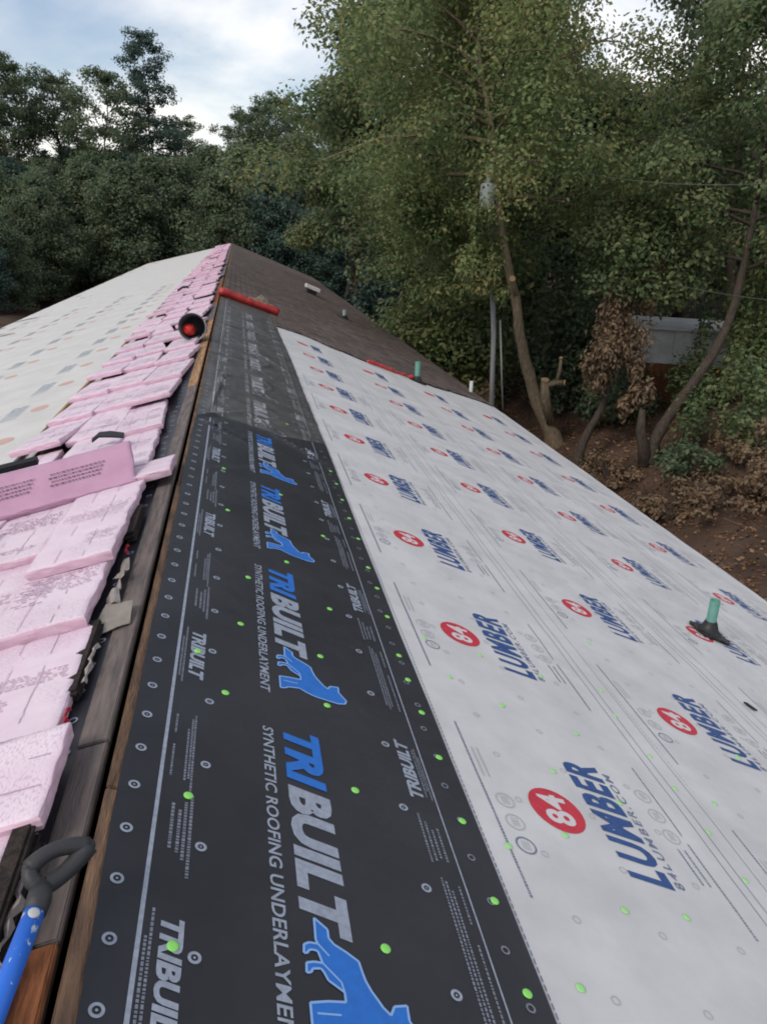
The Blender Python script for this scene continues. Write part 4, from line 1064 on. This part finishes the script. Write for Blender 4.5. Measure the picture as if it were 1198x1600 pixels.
# --- big tree at the right of centre: bare curved trunk, feathery drooping crown
b1 = gpt(868, 700, 20.8)
sp1 = local_spine([(866, 690, 20.8), (842, 640, 20.8), (826, 585, 20.8), (812, 525, 20.8), (806, 470, 20.9), (795, 425, 21.0), (782, 350, 21.1), (778, 280, 21.2), (768, 200, 21.4), (752, 110, 21.6), (745, 10, 21.8), (742, -70, 22.0)], b1)
H1 = sp1[-1].z
tr, lv = make_tree(11, H1, .20, 6.6, 4.6, 66000, .096, spine=sp1, n_limb=38, droop=.10, cl_sig=.66, leafdroop=.45, up=.25)
lv = np.concatenate([lv] + [clump(cx_, cy_, Y_, 0.9, .7, 2400, .11, 90 + i_, .8, b1) for i_, (cx_, cy_, Y_) in enumerate([(740, 395, 22.2), (705, 430, 21.4), (762, 410, 22.4), (690, 350, 21.3), (655, 300, 21)])] + [clump(766, 392, 18.9, .30, .75, 1500, .10, 99, .8, b1), clump(745, 415, 19.0, .45, .45, 1200, .10, 98, .8, b1), clump(769, 440, 18.9, .35, .40, 1100, .10, 97, .8, b1), clump(758, 335, 18.8, .45, .35, 900, .10, 96, .8, b1)])
# cut stub and the sawn-off second stem
st = local_spine([(803, 447, 20.8), (801, 438, 20.7)], b1)[1:]
tr = join([tr, tube([sp1[5], st[0], st[1]], [.09, .075, .06], 10)])
s2 = local_spine([(858, 660, 20.7), (851, 620, 20.6), (851, 595, 20.6)], b1)[1:]; s3 = local_spine([(851, 603, 20.6), (868, 598, 20.5), (880, 598, 20.45)], b1)[1:]; s4 = local_spine([(868, 598, 20.5), (874, 580, 20.5), (876, 562, 20.5)], b1)[1:]
tr = join([tr, tube(s2, [.16, .14, .12], 10), tube(s3, [.10, .085, .08], 8), tube(s4, [.06, .055, .05], 8)])
e, _, _ = place_tree('locust_tree', b1, 'tall tree with a bare curved tan trunk and sawn stub right of centre', None, tr, lv, 'bark', 'leaf_bright')
for (p, r, d) in (((800, 436, 20.66), .085, (-.2, -.9, .5)), ((881, 598, 20.42), .085, (.8, -.6, 0)), ((876, 560, 20.5), .055, (0, -.3, 1)), ((851, 594, 20.58), .12, (0, -.3, 1))):
    c = at(*p) - b1; dv = Vector(d).normalized(); v, f = tube([c, c + dv * .03], r, 10); link('cut_end', mesh('cut_end', v, f), e, [M['cut_wood']])

# --- second trunk, thin and straight, further left
b2 = gpt(658, 530, 32)
sp2 = local_spine([(658, 520, 32), (655, 490, 32), (648, 430, 32), (638, 380, 32), (630, 330, 32), (622, 260, 32), (612, 150, 32), (600, 60, 32), (590, 0, 32)], b2)
tr, lv = make_tree(12, sp2[-1].z, .18, 6.5, 3.3, 34000, .165, spine=sp2, n_limb=32, droop=.08, cl_sig=.75, leafdroop=.4)
e, _, _ = place_tree('locust_tree', b2, 'slim straight tree with one pale pruning scar beside the dark evergreen shrub', None, tr, lv, 'dark_bark', 'leaf_mid')
c = at(649, 430, 31.75) - b2; v, f = tube([c, c + Vector((.02, -.06, .02))], .10, 10); link('cut_end', mesh('cut_end', v, f), e, [M['cut_wood']])

# --- leaning fork tree at right
b3 = gpt(1012, 735, 17.2)
sp3 = local_spine([(1012, 725, 17.2), (1022, 690, 17.2), (1048, 645, 17.2), (1085, 595, 17.2), (1120, 540, 17.3), (1142, 490, 17.4), (1160, 420, 17.5), (1180, 320, 17.7), (1200, 200, 18), (1215, 80, 18.2), (1225, 0, 18.4)], b3)
tr, lv = make_tree(13, sp3[-1].z, .16, 4.6, 3.2, 20000, .11, spine=sp3, n_limb=26, droop=.05, cl_sig=.5, sparse=.75, leafdroop=.2)
tr = join([tr, tube([Vector((0, 0, -.5)), at(1005, 700, 17.1) - b3, at(1000, 672, 17.1) - b3, at(1003, 640, 17.1) - b3], [.20, .15, .12, .07], 10)])
place_tree('leaning_tree', b3, 'dark leaning trunk that forks low in front of the grey shed', None, tr, lv, 'dark_bark', 'leaf_mid')

# --- tree behind it with the upright trunk near the right edge
b4 = gpt(1140, 560, 24)
sp4 = local_spine([(1140, 540, 24), (1142, 420, 24), (1146, 330, 24), (1150, 240, 24), (1160, 120, 24), (1165, 20, 24), (1168, -60, 24)], b4)
tr, lv = make_tree(14, sp4[-1].z, .19, 5.2, 4.2, 20000, .13, spine=sp4, n_limb=26, droop=.03, cl_sig=.52, leafdroop=.15, sparse=.7)
place_tree('upright_tree', b4, 'upright tree near the right edge with sky showing through its crown', None, tr, lv, 'dark_bark', 'leaf_dark')
# dark bent trunk with the dead vine
b5 = gpt(903, 728, 18.9)
sp5 = local_spine([(903, 715, 18.9), (918, 675, 18.9), (938, 640, 18.9), (952, 590, 19.0), (965, 530, 19.1), (985, 470, 19.2), (1000, 420, 19.3), (1010, 360, 19.5), (1015, 300, 19.7)], b5)
tr, lv = make_tree(15, sp5[-1].z, .13, 4.3, 1.7, 10000, .11, spine=sp5, n_limb=20, droop=.06, cl_sig=.5, leafdroop=.2)
e, _, _ = place_tree('vine_tree', b5, 'bent dark tree carrying a hanging mass of dead brown leaves', None, tr, lv, 'dark_bark', 'leaf_mid')
dl = np.concatenate([clump(965, 530, 18.7, .55, .90, 3600, .105, 1, 1.8, b5), clump(985, 590, 18.6, .35, .6, 900, .12, 2, 1.8, b5), clump(940, 560, 18.7, .4, .6, 1100, .12, 3, 1.8, b5), clump(1012, 445, 18.9, .28, .55, 600, .11, 4, 1, b5), clump(1030, 420, 18.9, .4, .2, 300, .10, 5, .5, b5)])
link('dead_leaves', quads('dead_leaves', dl), e, [M['leaf_dead']])

# --- background row on the bank that closes the view to the right
rowspec = [(700, 26.5, 13.5, 'leaf_mid', 21), (930, 29.5, 8.5, 'leaf_dark', 22), (1040, 29.5, 7.5, 'leaf_mid', 23), (1235, 24, 7, 'leaf_dark', 24), (830, 30, 10.0, 'leaf_dark', 25), (540, 46, 14, 'leaf_mid', 26), (1130, 33, 8, 'leaf_dark', 27), (980, 36, 8.5, 'leaf_bright', 28), (740, 37, 15.5, 'leaf_mid', 29)]
ROWL = ['bushy green tree behind the utility pole', 'dense dark tree between the bare curved trunk and the dead leaves', 'tree above the grey shed roof', 'dark tree cut off by the right edge of the picture', 'dark tree filling the space behind the bare curved trunk', 'loose green tree left of the slim straight trunk', 'tall dark tree behind the upright trunk near the right edge', 'tall yellow-green tree behind the dead-leaf tree', 'tall tree rising behind the bushy one at the utility pole']
for (px, Y, H, lm, sd_), lab in zip(rowspec, ROWL):
    p = at(px, 560, Y); b = Vector((p.x, p.y, terr(p.x, p.y)))
    tr, lv = make_tree(sd_, H, .20, 5.5 if sd_ in (26, 29) else 1.4, 3.9, 30000, .145 if Y < 30 else .19, n_limb=40, droop=.06, cl_sig=.72, leafdroop=.25, prof=lambda t: .75 + .25 * math.sin(math.pi * t) if t < .6 else max(.25, 1 - (t - .6) * 1.7))
    place_tree('bank_tree', b, lab, 'trees on the bank', tr, lv, 'dark_bark', lm)

# --- shrubs
def shrub(name, px, py, Y, rx, rz, n, leafsz, lm, label, seed, cat='shrub', stems=6):
    b = gpt(px, py, Y); nr = np.random.RandomState(seed); rg = random.Random(seed)
    nb = max(10, n // 110); d = nr.randn(nb, 3); d /= np.linalg.norm(d, axis=1)[:, None]; d[:, 2] = np.abs(d[:, 2]); d *= (nr.rand(nb) ** .4)[:, None]
    C = d * np.array([rx, rx, rz * 1.15]) + np.array([0, 0, rz * .12]); ii = nr.randint(0, nb, n)
    o1 = nr.randn(n, 3); ctr = C[ii] + o1 * np.array([rx, rx, rz]) * .13
    ctr[:, 2] = np.maximum(ctr[:, 2], .03); a, bb = leaf_axes(o1 / 1.7, nr)
    sz = leafsz * (.6 + .8 * nr.rand(n))[:, None]
    Q = np.stack([ctr - a * sz * .55, ctr + bb * sz * .33, ctr + a * sz * .6, ctr - bb * sz * .33], axis=1)
    parts = []
    for i in range(stems + 6):
        q = Vector(C[rg.randrange(nb)]); parts.append(tube([Vector((rg.gauss(0, .1), rg.gauss(0, .1), -.2)), q * .5 + Vector((0, 0, .15)), q], [.03, .02, .008], 5, False))
    e = empty(name, b); tag(e, label, cat, 'shrubs on the bank')
    link('stems', mesh('stems', *join(parts)), e, [M['dark_bark']]); link('foliage', quads('foliage', Q), e, [M[lm]])
    return e
shrub('evergreen_shrub', 610, 515, 46, 2.6, 6.0, 9000, .26, 'leaf_blue', 'dark blue-green evergreen shrub below the slim straight trunk', 31)
shrub('red_shrub', 563, 475, 50, .7, 3.4, 1900, .24, 'leaf_rust', 'narrow rust-red shrub standing beyond the brown shingles', 32)
shrub('bank_shrub', 692, 560, 27, 2.4, 4.6, 9000, .17, 'leaf_bright', 'rounded bright green shrub left of the utility pole', 33)
shrub('bank_shrub', 690, 520, 33, 2.0, 3.0, 6000, .19, 'leaf_mid', 'low olive shrub at the foot of the slim straight trunk', 34)
shrub('bank_shrub', 890, 640, 23.5, 1.6, 4.2, 8000, .14, 'leaf_dark', 'dark ivy-like shrub between the bare curved trunk and the dead leaves', 35)
shrub('bank_shrub', 1150, 700, 16.2, 1.35, 1.7, 2600, .11, 'leaf_mid', 'leafy shrub on the bank below the shed at the right edge', 36)
shrub('bank_shrub', 1085, 745, 15.4, 1.1, .8, 1500, .10, 'leaf_dark', 'low dark shrub right of the leaning fork trunk', 37)
shrub('bank_shrub', 960, 670, 20.5, 1.1, 1.3, 3500, .12, 'leaf_dark', 'small dark shrub left of the leaning fork trunk', 38)
shrub('bank_shrub', 1185, 600, 18.5, 1.2, 3.2, 6500, .12, 'leaf_bright', 'tall green shrub at the right edge beside the shed', 39)
shrub('bank_shrub', 1190, 800, 13.6, 1.0, .7, 2000, .09, 'leaf_dead', 'dry brown weeds on the bank at the right edge', 40)
shrub('bank_shrub', 1040, 800, 14.6, .9, .5, 1300, .09, 'leaf_dead', 'dry brown weeds at the foot of the leaning fork trunk', 41)
shrub('bank_shrub', 720, 600, 24, 1.5, 1.6, 2600, .13, 'leaf_dead', 'brown brush low behind the white vent pipe', 42)

shrub('bank_shrub', 1120, 790, 14.3, 1.2, .6, 1500, .09, 'leaf_dead', 'dry tangled brush on the bank above the near vent pipe', 43)
shrub('bank_shrub', 1165, 745, 15.0, 1.0, .8, 1500, .09, 'leaf_dead', 'dry brush under the leafy shrub below the shed', 44)
shrub('bank_shrub', 960, 740, 17.4, .9, .6, 1200, .09, 'leaf_dead', 'brown weeds between the two dark leaning trunks', 45)
shrub('bank_shrub', 1095, 560, 19.2, .9, 2.3, 2600, .11, 'leaf_mid', 'thin leafy branches hanging before the grey shed wall', 46)
# fallen leaves over the bank (uncountable)
nr = np.random.RandomState(77); n = 34000
xs = 7.2 + nr.rand(n) * 11; ys = 4 + nr.rand(n) * 40
zs = np.array([terr(a, b) for a, b in zip(xs, ys)])
ctr = np.stack([xs, ys, zs + .02 + .05 * nr.rand(n)], 1)
a = nr.randn(n, 3); a[:, 2] *= .35; a /= np.linalg.norm(a, axis=1)[:, None]; b = nr.randn(n, 3); b[:, 2] *= .35; b -= (b * a).sum(1)[:, None] * a; b /= np.linalg.norm(b, axis=1)[:, None]
sz = .05 * (.4 + nr.rand(n))[:, None]
tw = 5000; tx = 7.4 + nr.rand(tw) * 9; ty = 4 + nr.rand(tw) * 36; tz = np.array([terr(q, w_) for q, w_ in zip(tx, ty)]) + .04 + .10 * nr.rand(tw)
tc_ = np.stack([tx, ty, tz], 1); ta = nr.randn(tw, 3); ta[:, 2] *= .25; ta /= np.linalg.norm(ta, axis=1)[:, None]; tb_ = np.cross(ta, nr.randn(tw, 3)); tb_ /= np.linalg.norm(tb_, axis=1)[:, None]
tl = (.08 + .30 * nr.rand(tw) ** 2)[:, None]
TW = np.stack([tc_ - ta * tl, tc_ + tb_ * .007 - ta * tl, tc_ + ta * tl + tb_ * .004, tc_ + ta * tl], 1)
fl = link('leaf_litter', quads('leaf_litter', np.concatenate([np.stack([ctr - a * sz, ctr + b * sz * .6, ctr + a * sz, ctr - b * sz * .6], 1), TW])), None, [M['fallen_leaf']])
tag(fl, 'brown fallen leaves and twigs over the dirt bank beside the house', 'leaf litter', kind='stuff')

# ------------------------------------------------------------------ shed, pole, wires, stones
sb = at(1050, 600, 20.6); sz0 = terr(sb.x, sb.y) - .3
e = empty('shed', (sb.x, sb.y, sz0)); tag(e, 'grey shed with rusty lower boards half hidden behind the leaning trunk', 'shed')
zt = at(1050, 516, 20.6).z - sz0
for i in range(7):
    x0_ = -1.4 + .62 * i
    bm = bmesh.new(); box_bm(bm, x0_ + .004, x0_ + .616, -.02 - .004 * (i % 2), .03, 1.25, zt); link('wall_panel', from_bm('wall_panel', bm), e, [M['shed_wall']])
for i in range(21):
    x0_ = -1.4 + .207 * i
    bm = bmesh.new(); box_bm(bm, x0_ + .004, x0_ + .203, -.045 - .006 * (i % 3), .03, -.3, 1.245 - .02 * (i % 2)); link('board', from_bm('board', bm), e, [M['shed_rust']])
bm = bmesh.new(); box_bm(bm, -1.39, 2.93, .05, 3.0, -.3, zt - .01); link('back_walls', from_bm('back_walls', bm), e, [M['shed_wall']])
bm = bmesh.new(); v = box_bm(bm, -1.6, 3.15, -.25, 3.2, zt + .01, zt + .07); link('roof', from_bm('roof', bm), e, [M['roof_metal']])
e.rotation_euler = (0, 0, RD(-24))

pb_ = gpt(775, 640, 19.4); ptop = at(762, 255, 19.4)
e = empty('utility_pole', pb_); tag(e, 'grey utility pole with a transformer can, partly hidden in the foliage', 'pole')
v, f = tube([Vector((0, 0, -.5)), at(771, 520, 19.4) - pb_, ptop - pb_], [.075, .065, .055], 14); link('mast', mesh('mast', v, f, True), e, [M['pole']])
tcn = at(761, 308, 19.15) - pb_
seg = 18; prof = [(.0, -.28), (.175, -.28), (.185, -.25), (.185, .25), (.155, .30), (.05, .32), (.04, .42), (0, .42)]
V = []; F = []
for r, zz in prof: V += [(tcn.x + r * math.cos(2 * math.pi * k / seg), tcn.y + r * math.sin(2 * math.pi * k / seg), tcn.z + zz) for k in range(seg)]
for j in range(len(prof) - 1):
    for k in range(seg): F.append((j * seg + k, j * seg + (k + 1) % seg, (j + 1) * seg + (k + 1) % seg, (j + 1) * seg + k))
link('transformer', mesh('transformer', V, F, True), e, [M['transformer']])
v, f = tube([at(781, 500, 19.3) - pb_, at(783, 570, 19.3) - pb_, at(785, 640, 19.3) - pb_], .024, 8); link('conduit', mesh('conduit', v, f, True), e, [M['pole']])
def wire(name, a, b, sag, rad, label):
    a = Vector(a); b = Vector(b); pts = []
    for i in range(29):
        t = i / 28; p = a.lerp(b, t); p.z -= sag * 4 * t * (1 - t); pts.append(p)
    v, f = tube(pts, rad, 6); tag(link(name, mesh(name, v, f, True), None, [M['wire']]), label, 'wire')
wire('power_line', at(764, 232, 19.3), at(1260, 282, 15), .35, .011, 'upper power line running right from the utility pole through the trees')
wire('power_line', at(985, 428, 19), at(1290, 478, 13.5), .10, .010, 'lower service line crossing in front of the trees at the right edge')
rs = random.Random(9)
for i, (px, py, Y, r) in enumerate([(576, 490, 47, .6), (590, 499, 44, .6), (606, 507, 40, .45), (617, 504, 41, .4)]):
    b = gpt(px, py, Y); bm = bmesh.new(); bmesh.ops.create_icosphere(bm, subdivisions=3, radius=r)
    for q in bm.verts: q.co = Vector((q.co.x * 1.3, q.co.y, q.co.z * .75)) * (1 + .25 * pnoise(q.co * 1.6 + Vector((i * 5, 0, 0))))
    o = link('boulder', from_bm('boulder', bm), None, [M['stone']]); o.location = b + Vector((0, 0, r * .3)); tag(o, ['large pale boulder by the red shrub', 'pale boulder left of the evergreen shrub, second from the red shrub', 'pale boulder directly under the evergreen shrub', 'smallest pale boulder, rightmost under the evergreen shrub'][i], 'boulder', 'pale boulders beyond the eave')

# ------------------------------------------------------------------ far forest beyond the house
VAR = []
def var(seed, H, **kw):
    tr, lv = make_tree(seed, H, kw.pop('r0', .22), kw.pop('lo', 2.0), kw.pop('rad', 4.2), kw.pop('n', 9000), kw.pop('leaf', .42), **kw)
    tm = mesh('trunk', tr[0], tr[1], True); lm = quads('crown', lv); return tm, lm
fullp = lambda t: .8 + .2 * math.sin(math.pi * t) if t < .55 else max(.22, 1 - (t - .55) * 1.75)
V_full = [var(50 + i, 14, n_limb=46, cl_sig=1.05, prof=fullp, lo=.8, n=22000, leaf=.29) for i in range(4)]
for i, (tm, lm) in enumerate(V_full): tm.materials.append(M['dark_bark']); lm.materials.append(M[['leaf_dark', 'leaf_dark', 'leaf_dark', 'leaf_blue'][i]])
V_loose = [var(60 + i, 20, n_limb=30, cl_sig=.80, rad=5.2, lo=7, n=13000, leaf=.25, sparse=.8, droop=.0, flat=.5, up=.5) for i in range(2)]
for tm, lm in V_loose: tm.materials.append(M['dark_bark']); lm.materials.append(M['leaf_dark'])
pinep = lambda t: (.45 + .55 * abs(math.sin(t * 13))) * (1 - .45 * t)
V_pine = var(70, 26, n_limb=48, cl_sig=.95, rad=4.6, lo=8, n=20000, leaf=.25, sparse=.9, prof=pinep, flat=.55, up=.15, droop=.02)
V_pine[0].materials.append(M['dark_bark']); V_pine[1].materials.append(M['leaf_blue'])
rf = random.Random(17)
def far(name, px, Y, H, V_, H0, label, group, rot=None):
    p = at(px, 350, Y); z = terr(p.x, p.y)
    place_tree(name, (p.x, p.y, z), label, group, V_[0], V_[1], None, None, rf.uniform(0, 6.28) if rot is None else rot, H / H0)
def topH(px, py, Y):
    p = at(px, py, Y); return p.z - terr(p.x, p.y)
# tall silhouettes
far('tall_pine', 243, 84, topH(243, 42, 84), V_pine, 26, 'tallest tree at the left, a narrow layered crown against the sky', None, .4)
for px, py, Y, i, lab in ((20, 95, 82, 0, 'loose-crowned tall tree at the left edge of the picture'), (100, 118, 86, 1, 'loose tall tree second from the left edge'), (165, 112, 80, 0, 'loose tall tree just left of the tallest one'), (300, 190, 92, 1, 'thin lower tree just right of the tallest one'), (430, 150, 85, 1, 'domed tree above the house peak, right of the sky gap'), (375, 180, 90, 0, 'lower loose tree left of the domed one above the house peak'), (400, 165, 88, 1, 'full-crowned tree between the lower loose one and the domed one'), (55, 105, 84, 1, 'loose tall tree between the left-edge tree and the second one'), (480, 185, 80, 0, 'loose tree between the domed one and the big right-hand trees')):
    far('tall_tree', px, Y, topH(px, py, Y), V_loose[i], 20, lab, 'tall trees on the skyline')
# dense mass
FOR = []
for k in range(13):
    px = -60 + 50 * k; FOR.append((px + rf.uniform(-14, 14), 67 + rf.uniform(-3, 4), rf.uniform(235, 275)))
for k in range(14):
    px = -70 + 48 * k; FOR.append((px + rf.uniform(-14, 14), 77 + rf.uniform(-3, 4), rf.uniform(228, 268)))
for k in range(12):
    px = -60 + 55 * k; FOR.append((px + rf.uniform(-14, 14), 92 + rf.uniform(-3, 6), rf.uniform(215, 255)))
for px, Y, py in FOR:
    far('forest_tree', px, Y, topH(px, py, Y), V_full[rf.randrange(4)], 14, 'dense dark tree in the wood that closes the view beyond the house', 'trees of the wood beyond the house')
for px, Y, py in ((-40, 54, 345), (5, 56, 335), (-70, 57, 320), (30, 61, 310), (70, 63, 300), (520, 63, 330), (560, 70, 300), (610, 60, 300), (470, 64, 340)):
    far('forest_tree', px, Y, topH(px, py, Y), V_full[rf.randrange(4)], 14, 'dense dark tree in the wood that closes the view beyond the house', 'trees of the wood beyond the house')
# two pale leaning stems in the wood
for (a, b, c, Y, lab) in (((440, 395), (452, 350), (468, 300), 62, 'dark bent bough in the wood right of the house peak'),):
    base = gpt(a[0], a[1] + 30, Y); v, f = tube([Vector((0, 0, -.3)), at(*a, Y) - base, at(*b, Y) - base, at(*c, Y) - base], [.06, .05, .045, .02], 8)
    o = link('leaning_sapling', mesh('leaning_sapling', v, f, True), None, [M['bark'] if Y > 62.5 else M['dark_bark']]); o.location = base; tag(o, lab, 'tree')
